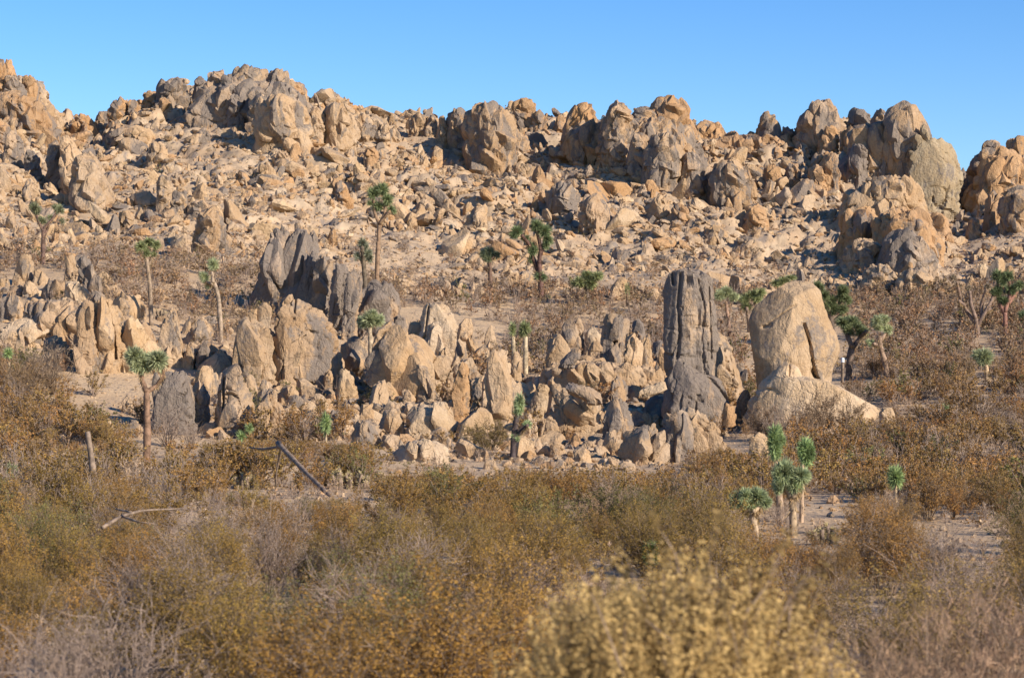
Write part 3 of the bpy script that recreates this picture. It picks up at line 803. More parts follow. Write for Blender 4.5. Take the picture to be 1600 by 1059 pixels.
def color_of(tone):
    c = np.array(TONE[tone]); j = rng.uniform(0.90, 1.08); h = rng.uniform(-0.03, 0.03)
    return (float(c[0] * j * (1 + h)), float(c[1] * j), float(c[2] * j * (1 - 2 * h)), float(np.clip(c[3] + rng.uniform(-0.08, 0.1), 0, 1)))
def shape_word(poly):
    p = np.array(poly); wd = np.ptp(p[:, 0]); ht = np.ptp(p[:, 1])
    big = 'large' if wd * ht > 2600 else ('small' if wd * ht < 700 else '')
    a = ht / wd
    s = 'upright pillar' if a > 1.9 else 'upright block' if a > 1.25 else 'rounded boulder' if a > 0.62 else 'low flat rock'
    return (big + ' ' + s).strip()
seed = 0
GROOVES = {'broad tan cleft ro': [([(637, 531), (634, 566)], 2.0, 0.35), ([(652, 574), (648, 598), (656, 622)], 2.0, 0.3), ([(606, 530), (612, 560), (622, 590)], 1.8, 0.35), ([(620, 530), (627, 575)], 1.6, 0.3)],
    'broad mottled dome': [([(462, 470), (461, 500)], 1.5, 0.2)],
    'pale upright block': [([(670, 480), (664, 530)], 1.5, 0.2)],
    'large tan fin stan': [([(166, 475), (178, 520), (182, 560)], 2.0, 0.35)],
    'grey-stained squar': [([(350, 590), (352, 670)], 1.8, 0.3)],
    'tall split pillar ': [([(961, 530), (958, 580)], 1.8, 0.35)],
    'great ridge fin ri': [([(1392, 190), (1380, 285)], 2.4, 0.5), ([(1410, 200), (1425, 290)], 2.0, 0.3)],
    'split ridge crag w': [([(965, 165), (960, 215), (950, 250)], 2.0, 0.4)],
    'square mottled rid': [([(745, 175), (738, 215), (760, 258)], 2.0, 0.35), ([(780, 185), (790, 240)], 2, 0.3)]}
def place_rocks(txt, hill, back=0.0):
    global seed
    for tone, D, poly, label in parse(txt):
        seed += 1
        rest = D is not None; p = np.array(poly); ctr = p[:, 0].mean(); lo = p[:, 1].max()
        if D is None: D = D_at(ctr, lo, 55, DRIDGE - 0.5) + (back if not hill else 0)
        if hill: D = D + (1.0 if lo > 300 else 0) + back
        W = np.ptp(p[:, 0])
        V, Fs, loc, (w_, h_) = loft(poly, D, thick=rng.uniform(0.7, 1.0) if not back else 0.30, e=rng.uniform(2.6, 4.2), seed=seed, ribs=0.5 if tone in 'dgm' else 0.25, rough=1.0 if W > 30 else 0.8,
                            bury=0.8 if not hill else 1.6, rest=rest, grooves=GROOVES.get((label or '')[:18], ()))
        if not rest and W > 14 and tone != 'k' and not (back and tone == 'd') and not (label and ('dome' in label or 'egg' in label)): V, Fs = fracture(V, Fs, poly, D, loc, w_ * (0.8 if not back else 0.34), seed, hill or back > 0)
        o = link('outcrop' if hill else 'boulder', mesh_data('rock', V, Fs, M_ROCK), loc=loc, color=color_of(tone))
        o['category'] = 'rock outcrop' if hill else 'boulder'
        o['group'] = 'outcrops on the stony hill' if hill else 'boulders of the foreground rock group'
        if label: o['label'] = label
        else: queue_label(o, WORD[tone] + ' ' + shape_word(poly), ctr, p[:, 1].mean(), W * np.ptp(p[:, 1]), LAND)
        rock_feet.append((loc[0], loc[1], w_))
place_rocks(ROCKS, False)
place_rocks(HILLROCKS, True)
place_rocks(HILLFILL, True, 3.5)
place_rocks(CLUSTERFILL, False, 2.6)
place_rocks(DARKFILL, False, 3.8)

# the hero rocks
def hero(name, poly, D, tone, label, cat='boulder', **kw):
    V, Fs, loc, (w_, h_) = loft(poly, D, **kw)
    o = link(name, mesh_data(name, V, Fs, M_ROCK), loc=loc, color=TONE[tone])
    tag(o, label, cat); rock_feet.append((loc[0], loc[1], w_)); return o
tw = hero('rock_tower', [(1041, 600), (1040, 540), (1038, 470), (1036, 432), (1043, 424), (1050, 430), (1060, 428), (1072, 431), (1080, 424), (1096, 421), (1108, 424), (1113, 440), (1118, 480), (1120, 530), (1119, 560), (1118, 604)], 82.5, 'd',
     'tall dark grey rock tower with vertical grooves and a jagged top', 'rock tower', thick=0.85, e=3.6, facets=5, seed=301, ribs=0.6, rough=0.6, blk=0.55,
     grooves=[([(1062, 430), (1057, 480), (1060, 520), (1056, 560)], 2.2, 0.12), ([(1088, 440), (1098, 480), (1094, 530), (1099, 590)], 2, 0.10), ([(1050, 424), (1051, 445)], 2.2, 0.2), ([(1074, 424), (1070, 450)], 2.2, 0.2), ([(1106, 450), (1110, 560)], 1.5, 0.1)])
tw.color = (0.38, 0.295, 0.215, 0.64)
hero('tower_foot', [(1036, 650), (1040, 600), (1049, 568), (1062, 558), (1082, 575), (1100, 588), (1120, 590), (1136, 597), (1146, 616), (1150, 642), (1144, 652), (1100, 652)], 81.3, 'd',
     'dark grey block forming the foot of the rock tower', 'boulder', thick=0.6, e=2.8, seed=302, ribs=0.8, rough=0.7, blk=0.5,
     grooves=[([(1085, 640), (1088, 612), (1094, 628)], 1.8, 0.15), ([(1108, 590), (1130, 618), (1148, 640)], 2.5, 0.15)])
hero('wedge_stone', [(1124, 664), (1126, 645), (1134, 628), (1146, 634), (1150, 650), (1149, 662)], 79.8, 'o',
     'orange wedge of stone under the right corner of the tower foot', thick=0.8, seed=303, rest=True)
hero('egg_boulder', [(1192, 612), (1180, 590), (1174, 560), (1170, 535), (1165, 508), (1166, 490), (1176, 478), (1196, 464), (1214, 452), (1226, 441), (1242, 438), (1268, 441), (1281, 454), (1290, 480), (1300, 502), (1310, 526), (1314, 546), (1308, 570), (1300, 582), (1292, 612)], 82.6, 't',
     'huge pale tan egg-shaped boulder split by a dark crack', thick=0.85, e=2.25, seed=304, rough=0.5, blk=0.2, ribs=0.1, facets=4, rest=True,
     grooves=[([(1251, 508), (1258, 530), (1262, 560), (1268, 585), (1280, 602)], 1.7, 0.3), ([(1264, 580), (1272, 596)], 4, 0.3), ([(1190, 512), (1198, 509)], 2.5, 0.15), ([(1198, 506), (1238, 478)], 1.6, 0.08)]).color = (0.42, 0.315, 0.205, 0.33)
hero('pedestal_rock', [(1160, 668), (1172, 628), (1196, 600), (1215, 580), (1225, 570), (1244, 571), (1252, 592), (1290, 604), (1322, 606), (1334, 594), (1346, 612), (1366, 632), (1388, 638), (1400, 650), (1399, 668)], 80.5, 'p',
     'long pale bedrock pedestal sloping down right beneath the egg-shaped boulder', 'bedrock', thick=0.85, e=2.3, seed=305, rough=0.5, blk=0.7).color = (0.53, 0.415, 0.285, 0.05)
hero('end_knob', [(1374, 664), (1373, 645), (1380, 636), (1392, 636), (1400, 646), (1401, 664)], 78.3, 'p',
     'small pale knob at the right tip of the pedestal rock', thick=0.9, seed=306, rough=0.5)

# ------------------------------------------------------------------ generic stones for scattering
big_stones = [mesh_data('stone', *(lambda s: (s[0], [s[1], s[2]]))(stone(900 + k, 34, 22)), M_ROCK) for k in range(10)]
small_stones = [stone(950 + k, 12, 7) for k in range(10)]
tiny_stones = [stone(970 + k, 8, 4) for k in range(10)]
rub_V, rub_4, rub_3, rub_T = [], [], [], []; rub_n = 0
def tone_pick(hill=True):
    r = rng.random()
    k = 't' if r < 0.46 else 'o' if r < 0.62 else 'p' if r < 0.80 else 'm' if r < 0.92 else 'g'
    return k
def add_rubble(x, y, z, s, sc3, rot, col):
    global rub_n
    V, F4, F3 = (small_stones if s > 0.2 else tiny_stones)[rng.integers(10)]
    P = (V * sc3 * s) @ rot.T + np.array([x, y, z])
    rub_V.append(P); rub_4.append(F4 + rub_n); rub_3.append(F3 + rub_n); rub_T.append(np.tile(col, (len(P), 1))); rub_n += len(P)
cand = []
hD = rng.uniform(119, 182, 40000); hpx = rng.uniform(-120, 1720, 40000)
for px, D in zip(hpx, hD):
    x = (px - CX) / FPX * D
    # patches of big blocks against patches of gravel
    f = noise(np.array([[x / 6, D / 6, 1.0]]), 33)[0] * 0.6 + noise(np.array([[x / 2.2, D / 2.2, 4.0]]), 34)[0] * 0.4
    s = float(np.exp(rng.normal(-1.95, 0.56))) * (1.0 + 1.3 * max(f, -0.4)) * (0.75 + 0.45 * (D - 119) / 60)
    s = min(s, 1.3)
    cand.append((s, x, D))
for _ in range(1500):     # crowded blocks along the crest
    D = 181 - 42 * rng.random() ** 1.6; px = rng.uniform(-140, 1740); cand.append((float(np.clip(np.exp(rng.normal(-1.15, 0.45)), 0.2, 1.2)), (px - CX) / FPX * D, D))
# rocks among the foreground cluster
for _ in range(3400):
    px = rng.uniform(330, 1135); row = rng.uniform(548, 722)
    if row > 690 and not (620 < px < 1080): continue
    D = D_at(px, row, 60, 110) if False else None
    cand.append((float(np.exp(rng.normal(-1.85, 0.5))), px, -row))
for _ in range(260):
    px = rng.uniform(-20, 345); row = rng.uniform(455, 575); cand.append((float(np.exp(rng.normal(-1.9, 0.4))), px, -row))
for _ in range(500):     # fine stone apron
    px = rng.uniform(790, 1040); row = rng.uniform(660, 738) ; cand.append((float(np.exp(rng.normal(-2.1, 0.35))), px, -row))
for bx, by, brx, bry in ((150, 612, 85, 60), (275, 700, 85, 25), (1285, 800, 70, 40), (1500, 845, 80, 35), (440, 745, 80, 25), (620, 780, 160, 40), (850, 750, 260, 25), (560, 690, 120, 25), (1150, 710, 60, 20)):
    for _ in range(int(brx * bry * 0.035)):     # grit and pebbles on the open sand
        cand.append((float(np.exp(rng.normal(-3.0, 0.45))), bx + brx * rng.uniform(-1, 1), -(by + bry * rng.uniform(-1, 1))))
# lookup of distance from (px,row)
gp = np.arange(-60, 1700, 40.0); gr = np.arange(440, 1060, 6.0)
DT = np.array([[D_at(a, b, 9, 130) for b in gr] for a in gp])
def Dlook(px, row):
    i = int(np.clip(round((px + 60) / 40), 0, len(gp) - 1)); j = np.clip((row - 440) / 6, 0, len(gr) - 1.001); k = int(j)
    return DT[i, k] * (1 - (j - k)) + DT[i, k + 1] * (j - k)
pts = []
for s, a, b in cand:
    if b < 0:
        D = Dlook(a, -b); pts.append((s, (a - CX) / FPX * D, D, False))
    else: pts.append((s, a, b, True))
arr = np.array([(p[1], p[2]) for p in pts]); zz = terrain(arr[:, 0], arr[:, 1])
vis = [(p[0] / p[2] * (1 if -0.22 < p[1] / p[2] < 0.225 else 0), k) for k, p in enumerate(pts)]
top = set(k for _, k in sorted(vis, reverse=True)[:60])
for k, (s, x, y, onhill) in enumerate(pts):
    tn = tone_pick(); a = rng.uniform(0.62, 1.0); b_ = rng.uniform(0.5, 0.85)
    sc3 = np.array([1.25, a, b_ * 0.8]) if rng.random() < (0.75 if onhill else 0.35) else np.array([0.62, a * 0.8, 1.5]) if onhill else np.array([0.95, a, 1.0])
    # beds dip to the right on most of the slope
    e = (rng.normal(0, 0.35), rng.normal(0.35 if x > -8 else -0.1, 0.4), rng.normal(0, 0.7))
    z = zz[k] + s * 0.06
    if k in top:
        o = link('hill_boulder', big_stones[rng.integers(10)], loc=(x, y, z), rot=e, sc=tuple(sc3 * s), color=color_of(tn))
        o['category'] = 'boulder'; o['group'] = 'boulders strewn over the stony hill'
        px, row = proj(x, y, z); wd = 'long' if sc3[0] > 1 and b_ < .65 else 'upright' if sc3[0] < 1 else 'blocky'
        queue_label(o, '%s %s boulder' % (WORD[tn], wd), px, row, s, LAND)
    else:
        add_rubble(x, y, z, s, sc3, rotm(*e), color_of(tn))
rb = link('rubble', mesh_data('rubble', np.concatenate(rub_V), [np.concatenate(rub_4), np.concatenate(rub_3)], M_ROCKA, smooth=False, tint=np.concatenate(rub_T)))
rb['kind'] = 'stuff'; rb['label'] = 'loose tan granite rubble covering the hill and gaps between boulders'; rb['category'] = 'rubble'

# ------------------------------------------------------------------ plants
def frames(d):
    d = d / (np.linalg.norm(d, axis=-1, keepdims=True) + 1e-9)
    a = np.cross(d, np.array([0.31, 0.17, 0.93])); a /= (np.linalg.norm(a, axis=-1, keepdims=True) + 1e-9)
    return d, a, np.cross(d, a)
def tubes(paths, rad, sides=3):
    """paths (n,k,3), rad (n,k)"""
    n, k, _ = paths.shape
    t = np.gradient(paths, axis=1); _, a, b = frames(t)
    th = np.arange(sides) * 2 * np.pi / sides
    V = paths[:, :, None] + rad[:, :, None, None] * (a[:, :, None] * np.cos(th)[None, None, :, None] + b[:, :, None] * np.sin(th)[None, None, :, None])
    i = np.arange(n * k * sides).reshape(n, k, sides); j = np.roll(i, -1, 2)
    F = np.stack([i[:, :-1], j[:, :-1], j[:, 1:], i[:, 1:]], -1).reshape(-1, 4)
    return V.reshape(-1, 3), F
def blades(base, dirs, L, wd):
    """thin pointed triangles"""
    d, a, b = frames(dirs); n = len(base)
    ang = rng.uniform(0, np.pi, n)[:, None]; sdir = a * np.cos(ang) + b * np.sin(ang)
    L = np.broadcast_to(L, (n,))[:, None]; wd = np.broadcast_to(wd, (n,))[:, None]
    V = np.stack([base - sdir * wd / 2, base + sdir * wd / 2, base + d * L], 1).reshape(-1, 3)
    return V, np.arange(3 * n).reshape(n, 3)
def leafq(c, size):
    n = len(c); d = rng.normal(size=(n, 3)); d, a, b = frames(d); s = np.broadcast_to(size, (n,))[:, None]
    V = np.stack([c - a * s, c + b * s * 0.55, c + a * s, c - b * s * 0.55], 1).reshape(-1, 3)
    return V, np.arange(4 * n).reshape(n, 4)
def shrub_shape(kind, lod, seed):
    """unit shrub, height about 1, radius about 0.7 -> (twig V,F), (leaf V,F)"""
    global rng
    keep = rng; rng = np.random.default_rng(seed)
    ns = {0: 48, 1: 26, 2: 9, 3: 16}[lod]; nsub = {0: 10, 1: 7, 2: 3, 3: 4}[lod]; k = {0: 6, 1: 4, 2: 3, 3: 3}[lod]
    az = rng.uniform(0, 2 * np.pi, ns); el = np.abs(rng.normal(0, 0.55, ns)); el = np.clip(el, 0, 1.35)
    ln = rng.uniform(0.75, 1.05, ns) * np.where(el > 0.9, 0.85, 1)
    t = np.linspace(0, 1, k)[None, :, None]
    dirn = np.stack([np.sin(el) * np.cos(az), np.sin(el) * np.sin(az), np.cos(el)], -1)[:, None]
    out = np.stack([np.cos(az), np.sin(az), 0 * az], -1)[:, None]
    P = dirn * t * ln[:, None, None] + out * 0.05 + rng.normal(0, 0.035, (ns, k, 3)) * t
    if kind == 'twig': P = P + rng.normal(0, 0.05, (ns, k, 3)) * t
    r = {0: 0.0065, 1: 0.010, 2: 0.016, 3: 0.013}[lod] * (1 - 0.8 * t[..., 0]) * np.ones((ns, 1))
    V1, F1 = tubes(P, r)
    # side twigs
    m = ns * nsub; ii = np.repeat(np.arange(ns), nsub); tt = rng.uniform(0.25, 0.97, m)
    fi = tt * (k - 1); f0 = fi.astype(int); f0 = np.clip(f0, 0, k - 2); fr = (fi - f0)[:, None]
    st = P[ii, f0] * (1 - fr) + P[ii, f0 + 1] * fr
    dd = dirn[ii, 0] + rng.normal(0, 0.62, (m, 3)); dd[:, 2] = np.abs(dd[:, 2]) * 0.8 + (0.1 if kind != 'twig' else -0.05)
    dd /= np.linalg.norm(dd, axis=1, keepdims=True)
    sl = rng.uniform(0.12, 0.34, m)[:, None]
    q = np.linspace(0, 1, 3)[None, :, None]
    S = st[:, None] + dd[:, None] * sl[:, None] * q + rng.normal(0, 0.018, (m, 3, 3)) * q
    V2, F2 = tubes(S, {0: 0.0035, 1: 0.006, 2: 0.012, 3: 0.009}[lod] * (1 - 0.7 * q[..., 0]) * np.ones((m, 1)))
    tw_ = (np.concatenate([V1, V2]), np.concatenate([F1, F2 + len(V1)]))
    if kind == 'twig': nl, sz = {0: 900, 1: 400, 2: 30, 3: 120}[lod], {0: 0.011, 1: 0.016, 2: 0.03, 3: 0.024}[lod]
    elif kind == 'straw': nl, sz = {0: 5200, 1: 2000, 2: 130, 3: 600}[lod], {0: 0.09, 1: 0.10, 2: 0.16, 3: 0.12}[lod]
    elif kind == 'gold': nl, sz = 16000, 0.012
    else: nl, sz = {0: 13000, 1: 5200, 2: 260, 3: 1150}[lod], {0: 0.0105, 1: 0.016, 2: 0.05, 3: 0.030}[lod]
    j = rng.integers(0, m, nl); u = rng.uniform(0.25, 1.1, nl)[:, None]
    c = S[j, 0] * (1 - u) + S[j, 2] * u + rng.normal(0, 0.022 if kind != 'gold' else 0.012, (nl, 3))
    c[:, 2] = np.maximum(c[:, 2], 0.01)
    if kind == 'straw':
        d = dd[j] + rng.normal(0, 0.5, (nl, 3)); d[:, 2] = np.abs(d[:, 2]) + 0.15
        lf = blades(c, d, sz * rng.uniform(0.6, 1.2, nl), {0: 0.0045, 1: 0.008, 2: 0.03, 3: 0.014}[lod])
    else: lf = leafq(c, sz * rng.uniform(0.6, 1.3, nl))
    rng = keep
    return tw_, lf
SH = {}
for kd in ('leafy', 'twig', 'straw'):
    for lod in (0, 1):
        for v in range(4 if lod == 0 else 3):
            tw_, lf = shrub_shape(kd, lod, 40 + v + 10 * lod + len(kd) * 100)
            SH[kd, lod, v] = (mesh_data(kd + '_stems', tw_[0], [tw_[1]], M_TWIG if kd == 'twig' else M_STEM), mesh_data(kd + '_foliage', lf[0], [lf[1]], M_LEAF, smooth=False))
LOW = {(kd, v): shrub_shape(kd, 2, 70 + v + len(kd) * 100) for kd in ('leafy', 'twig', 'straw') for v in range(6)}
MID = {(kd, v): shrub_shape(kd, 3, 170 + v + len(kd) * 100) for kd in ('leafy', 'twig', 'straw') for v in range(5)}
KW = {'leafy': 'leafy shrub', 'twig': 'bare twiggy shrub', 'straw': 'dry straw bush'}
def leaf_col(kind, px, row):
    """olive low on the left and middle, rustier further back and right"""
    far = np.clip((640 - row) / 90, 0, 1); t = np.clip((row - 560) / 330, 0, 1) * (1 - 0.45 * np.clip((px - 1000) / 500, 0, 1)); j = rng.uniform(0.74, 1.24)
    if kind == 'leafy':
        a = np.array([0.31, 0.174, 0.064]); b = np.array([0.305, 0.183, 0.044]); c = (a * (1 - t) + b * t) * (1 - far) + np.array([0.32, 0.20, 0.105]) * far
        c = c * (1 + np.array([rng.uniform(-.12, .14), 0, 0]))
        if rng.random() < 0.05: c = np.array([0.17, 0.15, 0.05])
    elif kind == 'straw': c = np.array([0.50, 0.35, 0.22]) * (1 + np.array([0.05, 0, -0.08]) * rng.normal())
    else: c = np.array([0.27, 0.205, 0.15])
    c = c * j
    return (float(c[0]), float(c[1]), float(c[2]), 1.0)
def word_tone(c):
    r, g_, b_ = c[:3]
    if b_ > 0.14: return 'straw-pink'
    if g_ > r * 0.9: return 'green'
    return 'rusty' if g_ < r * 0.63 else 'olive' if r < 0.30 else 'brown'
def put_shrub(kind, x, y, size, fat, px, row, label=None, lod=0, col=None, cat='shrub', grp='shrubs on the desert floor'):
    z = float(terrain(x, y)[0]) - 0.03
    st, fo = SH[kind, lod, int(rng.integers(4 if lod == 0 else 3))]
    rz = float(rng.uniform(0, 6.28)); c = col or leaf_col(kind, px, row)
    o = link('shrub', st, loc=(x, y, z), rot=(0, 0, rz), sc=(size * fat, size * fat, size))
    link('foliage', fo, parent=o, color=c)
    o['category'] = cat; o['group'] = grp
    if label: o['label'] = label
    else: queue_label(o, '%s %s' % (word_tone(c) if kind != 'twig' else 'brown-grey', KW[kind]), px, row, size, VEG + [l for l in LAND if l[1] > 560])
    return o
# places without brush: sand and the rock groups  (px, row, rx, ry)
BARE = [(150, 612, 85, 34), (275, 700, 75, 17), (215, 640, 60, 26), (1285, 800, 60, 30), (1500, 845, 62, 30), (1565, 706, 45, 9), (440, 745, 60, 14), (620, 795, 45, 12),
        (640, 640, 130, 60), (930, 650, 190, 80), (560, 590, 160, 70), (790, 700, 110, 22), (960, 712, 100, 22), (330, 620, 80, 62), (600, 530, 190, 50), (170, 530, 130, 50), (60, 480, 110, 60), (1250, 560, 85, 80), (1260, 650, 130, 22)]
def openness(px, row):
    f = 1.0
    for a, b, c, d in BARE:
        q = ((px - a) / c) ** 2 + ((row - b) / d) ** 2
        if q < 1: f = min(f, 0.07 if b < 660 or c > 100 else 0.03)
    return f
# low cover only in front of these (px0, px1, first row that must stay visible from, last row, distance of the thing)
GUARD = [(600, 1060, 640, 742, 74), (1205, 1262, 770, 836, 44), (205, 250, 620, 722, 68), (230, 400, 560, 676, 74), (1330, 1405, 590, 655, 78), (540, 600, 650, 695, 72), (1160, 1205, 790, 845, 43),
         (420, 530, 690, 782, 57), (130, 160, 672, 740, 56), (520, 580, 735, 780, 58), (1375, 1420, 725, 775, 52), (1000, 1032, 845, 885, 33), (1275, 1310, 810, 845, 41), (370, 400, 740, 770, 58), (75, 235, 580, 690, 73), (1290, 1390, 500, 592, 91), (786, 830, 610, 724, 69), (1440, 1560, 815, 850, 46), (1040, 1150, 600, 706, 79), (1165, 1205, 672, 712, 77), (350, 620, 600, 690, 76)]
def guarded(px, row, D, h=0.9):
    top = row - h * FPX / D
    return any(a - 0.35 * FPX / D < px < b + 0.35 * FPX / D and D < g and top < d and row > c for a, b, c, d, g in GUARD)
def head_room(px, row, D):
    """height left before a plant here would hide something that must show"""
    r = 9.0
    for a, b, c, d, g in GUARD:
        if a - 0.3 * FPX / D < px < b + 0.3 * FPX / D and D < g and row > c: r = min(r, max((row - d) * D / FPX, 0) * rng.uniform(0.85, 1.35))
    return r
spots = []
def scatter(n, d0, d1, dens_seed, smin, smax):
    D = np.sqrt(rng.uniform(d0 ** 2, d1 ** 2, n)); px = rng.uniform(-180, 1780, n); x = (px - CX) / FPX * D
    z = terrain(x, D); row = proj(x, D, z)[1]
    cl = fbm(np.stack([x / 4, D / 4, 0 * x], 1), dens_seed, 2)
    for k in range(n):
        if rng.random() > min(openness(px[k], row[k]), openness(px[k], row[k] - 0.55 * FPX / D[k])): continue
        if cl[k] < (-0.7 if D[k] < 86 else -0.35) and rng.random() < 0.75: continue
        fc = noise(np.array([[x[k] / 5, D[k] / 5, 9.0]]), 61)[0]
        r = rng.random() + 0.35 * fc
        kd = 'leafy' if r < 0.80 else 'twig' if r < 0.93 else 'straw'
        if px[k] < 430 + rng.normal(0, 60) and row[k] > 760 and kd == 'leafy' and rng.random() < 0.3: kd = 'twig'
        if kd == 'straw' and D[k] < 32: kd = 'twig'
        if D[k] > 88 and px[k] < 1250 and kd == 'leafy' and rng.random() < 0.35: kd = 'twig'
        s = rng.uniform(smin, smax) * (0.8 if kd == 'straw' else 1)
        room = head_room(px[k], row[k], D[k])
        if room < s:
            s = room
            if s < 0.22: continue
        spots.append((kd, x[k], D[k], s, rng.uniform(0.75, 1.15), px[k], row[k]))
scatter(560, 19, 52, 71, 0.6, 1.2)
scatter(3600, 52, 122, 71, 0.55, 1.15)
scatter(350, 92, 123, 71, 0.5, 1.05)
scatter(2600, 50, 80, 72, 0.3, 0.6)
spots.sort(key=lambda s: s[2])
# drop shrubs packed too closely near the camera
kept, cnt = [], 0
for s in spots:
    if s[2] < 52 and any((s[1] - q[1]) ** 2 + (s[2] - q[2]) ** 2 < (0.36 * (s[3] + q[3])) ** 2 for q in kept[-80:]): continue
    kept.append(s)
near = [s for s in kept if -60 < s[5] < 1660][:262]; nid = set(id(s) for s in near)
br = {'tV': [], 'tF': [], 'lV': [], 'lF': [], 'lT': []}; bt = bl = 0
def add_brush(kind, x, y, z, s, fat, col, mid):
    global bt, bl
    (tV, tF), (lV, lF) = (MID[kind, int(rng.integers(5))] if mid else LOW[kind, int(rng.integers(6))])
    a = rng.uniform(0, 6.28); Rz = rotm(0, 0, a); sc3 = np.array([s * fat, s * fat, s]); o = np.array([x, y, z])
    br['tV'].append((tV * sc3) @ Rz.T + o); br['tF'].append(tF + bt); bt += len(tV)
    # every foliage face as a quad or triangle
    br['lV'].append((lV * sc3) @ Rz.T + o); br['lF'].append(lF + bl); bl += len(lV); br['lT'].append(np.tile(col, (len(lV), 1)))
for s in kept:
    kd, x, y, sz, fat, px, row = s
    if id(s) in nid: put_shrub(kd, x, y, sz, fat, px, row, lod=0 if y < 40 else 1)
    else:
        if y < 50 and not (-60 < px < 1660): continue
        add_brush(kd, x, y, float(terrain(x, y)[0]) - 0.03, sz, fat, leaf_col(kd, px, row), y < 92)
# tufts and litter everywhere, and small brush on the hill
n = 5200
D = np.sqrt(rng.uniform(16 ** 2, 121 ** 2, n)); px = rng.uniform(-120, 1720, n); x = (px - CX) / FPX * D; z = terrain(x, D); row = proj(x, D, z)[1]
for k in range(n):
    if rng.random() > max(openness(px[k], row[k]), 0.12) or (guarded(px[k], row[k], D[k], 0.3) and rng.random() < 0.35): continue
    kd = ('leafy', 'twig', 'straw')[int(rng.choice(3, p=(0.3, 0.3, 0.4)))]
    add_brush(kd, x[k], D[k], z[k] - 0.02, rng.uniform(0.18, 0.42), 1.2, leaf_col(kd, px[k], row[k]), False)
n = 700; D = rng.uniform(119, 178, n); D = 119 + (D - 119) * rng.uniform(0.1, 1, n); px = rng.uniform(-60, 1660, n); x = (px - CX) / FPX * D; z = terrain(x, D); row = proj(x, D, z)[1]
for k in range(n):
    kd = ('leafy', 'twig', 'straw')[int(rng.choice(3, p=(0.35, 0.4, 0.25)))]
    add_brush(kd, x[k], D[k], z[k], rng.uniform(0.3, 0.7), 1.15, leaf_col(kd, px[k], row[k]), False)
# group leaf faces by size (triangles and quads)
L3 = [f for f in br['lF'] if f.shape[1] == 3]; L4 = [f for f in br['lF'] if f.shape[1] == 4]
bo = link('brush', mesh_data('brush_leaves', np.concatenate(br['lV']), [np.concatenate(L3), np.concatenate(L4)], M_LEAFA, smooth=False, tint=np.concatenate(br['lT'])))
bo['kind'] = 'stuff'; bo['label'] = 'low rusty brown desert brush covering the flat beyond the nearest shrubs'; bo['category'] = 'brush'
bs = link('brush_stems', mesh_data('brush_stems', np.concatenate(br['tV']), [np.concatenate(br['tF'])], M_TWIG), parent=bo); bs['kind'] = 'stuff'

# hand placed shrubs
def shrub_at(kind, px, D, size, fat, label, col=None, lod=0):
    x = (px - CX) / FPX * D
    put_shrub(kind, x, D, size, fat, px, float(proj(x, D, float(terrain(x, D)[0]))[1]), label, lod, col)
shrub_at('twig', 60, 15.5, 1.25, 1.0, 'large tangle of grey bare twigs in the bottom left corner')
shrub_at('twig', 190, 18, 1.1, 1.2, 'spreading grey twig bush at the lower left beside the corner tangle')
shrub_at('twig', 820, 24, 0.62, 1.2, 'dark knot of bare twigs beneath the pinkish dry bush')
shrub_at('straw', 815, 24.6, 0.98, 1.15, 'pinkish dry bush with a dark twiggy base left of the golden bush', (0.44, 0.29, 0.19, 1))
shrub_at('straw', 1400, 15.5, 1.05, 1.1, 'pinkish straw bush at the lower right edge of the golden bush', (0.42, 0.27, 0.16, 1))
shrub_at('straw', 1530, 16.5, 1.2, 1.1, 'wide pinkish straw bush filling the bottom right corner', (0.42, 0.27, 0.17, 1))
shrub_at('straw', 790, 14, 0.75, 1.0, 'yellowish dry grass bush at the bottom edge left of the golden bush', (0.38, 0.28, 0.13, 1))
shrub_at('straw', 325, 8.6, 0.72, 0.6, 'pale blurred tip of a bush at the very bottom edge', (0.42, 0.30, 0.17, 1))
shrub_at('leafy', 690, 17.5, 1.25, 1.1, 'broad olive shrub at the bottom centre left of the golden bush')
shrub_at('leafy', 470, 16.5, 1.1, 1.2, 'broad olive shrub at the bottom edge left of centre')
for k, (px, D, s) in enumerate(((1195, 77.5, 1.15), (1240, 76.5, 1.3), (1290, 76, 1.45), (1335, 75.5, 1.15), (1372, 74.5, 0.7), (1215, 74, 1.0), (1265, 74, 1.1))):
    shrub_at('twig' if k in (1, 4, 5) else 'leafy', px, D, s, 1.0, ('tall', 'bare grey', 'tallest rusty', 'rusty', 'small bare', 'low bare', 'low rusty')[k] + ' shrub ' + ('at the left end of', 'left of the middle of', 'in front of the middle of', 'right of the middle of', 'at the right end of', 'before the left foot of', 'before the centre foot of')[k] + ' the pale pedestal rock', (0.25, 0.16, 0.09, 1), 1)
shrub_at('straw', 85, 86, 1.7, 1.3, 'large pale brush mound in front of the left fins', (0.36, 0.26, 0.17, 1), 1)
shrub_at('straw', 35, 84, 1.5, 1.3, 'rusty brush mound at the left edge below the boulder pile', (0.30, 0.19, 0.09, 1), 1)
shrub_at('twig', 262, 74.8, 1.2, 1.2, 'bare twiggy bush leaning on the dark rounded block', None, 1)
shrub_at('twig', 300, 74.3, 0.9, 1.2, 'smaller bare bush right of the one on the dark rounded block', None, 1)
shrub_at('leafy', 915, 88.5, 1.0, 1.1, 'round brown bush growing among the rocks below the tall split pillar', (0.20, 0.15, 0.08, 1), 1)
shrub_at('leafy', 397, 90, 0.7, 1.3, 'olive bush growing on the rocks left of the mottled dome', (0.19, 0.15, 0.055, 1), 1)
shrub_at('leafy', 165, 73, 1.0, 1.0, 'rusty bush between the low pale boulders at the left', None, 1)
shrub_at('leafy', 765, 72, 1.1, 1.3, 'rusty bush in front of the lone slim pillar', (0.2, 0.14, 0.05, 1), 1)

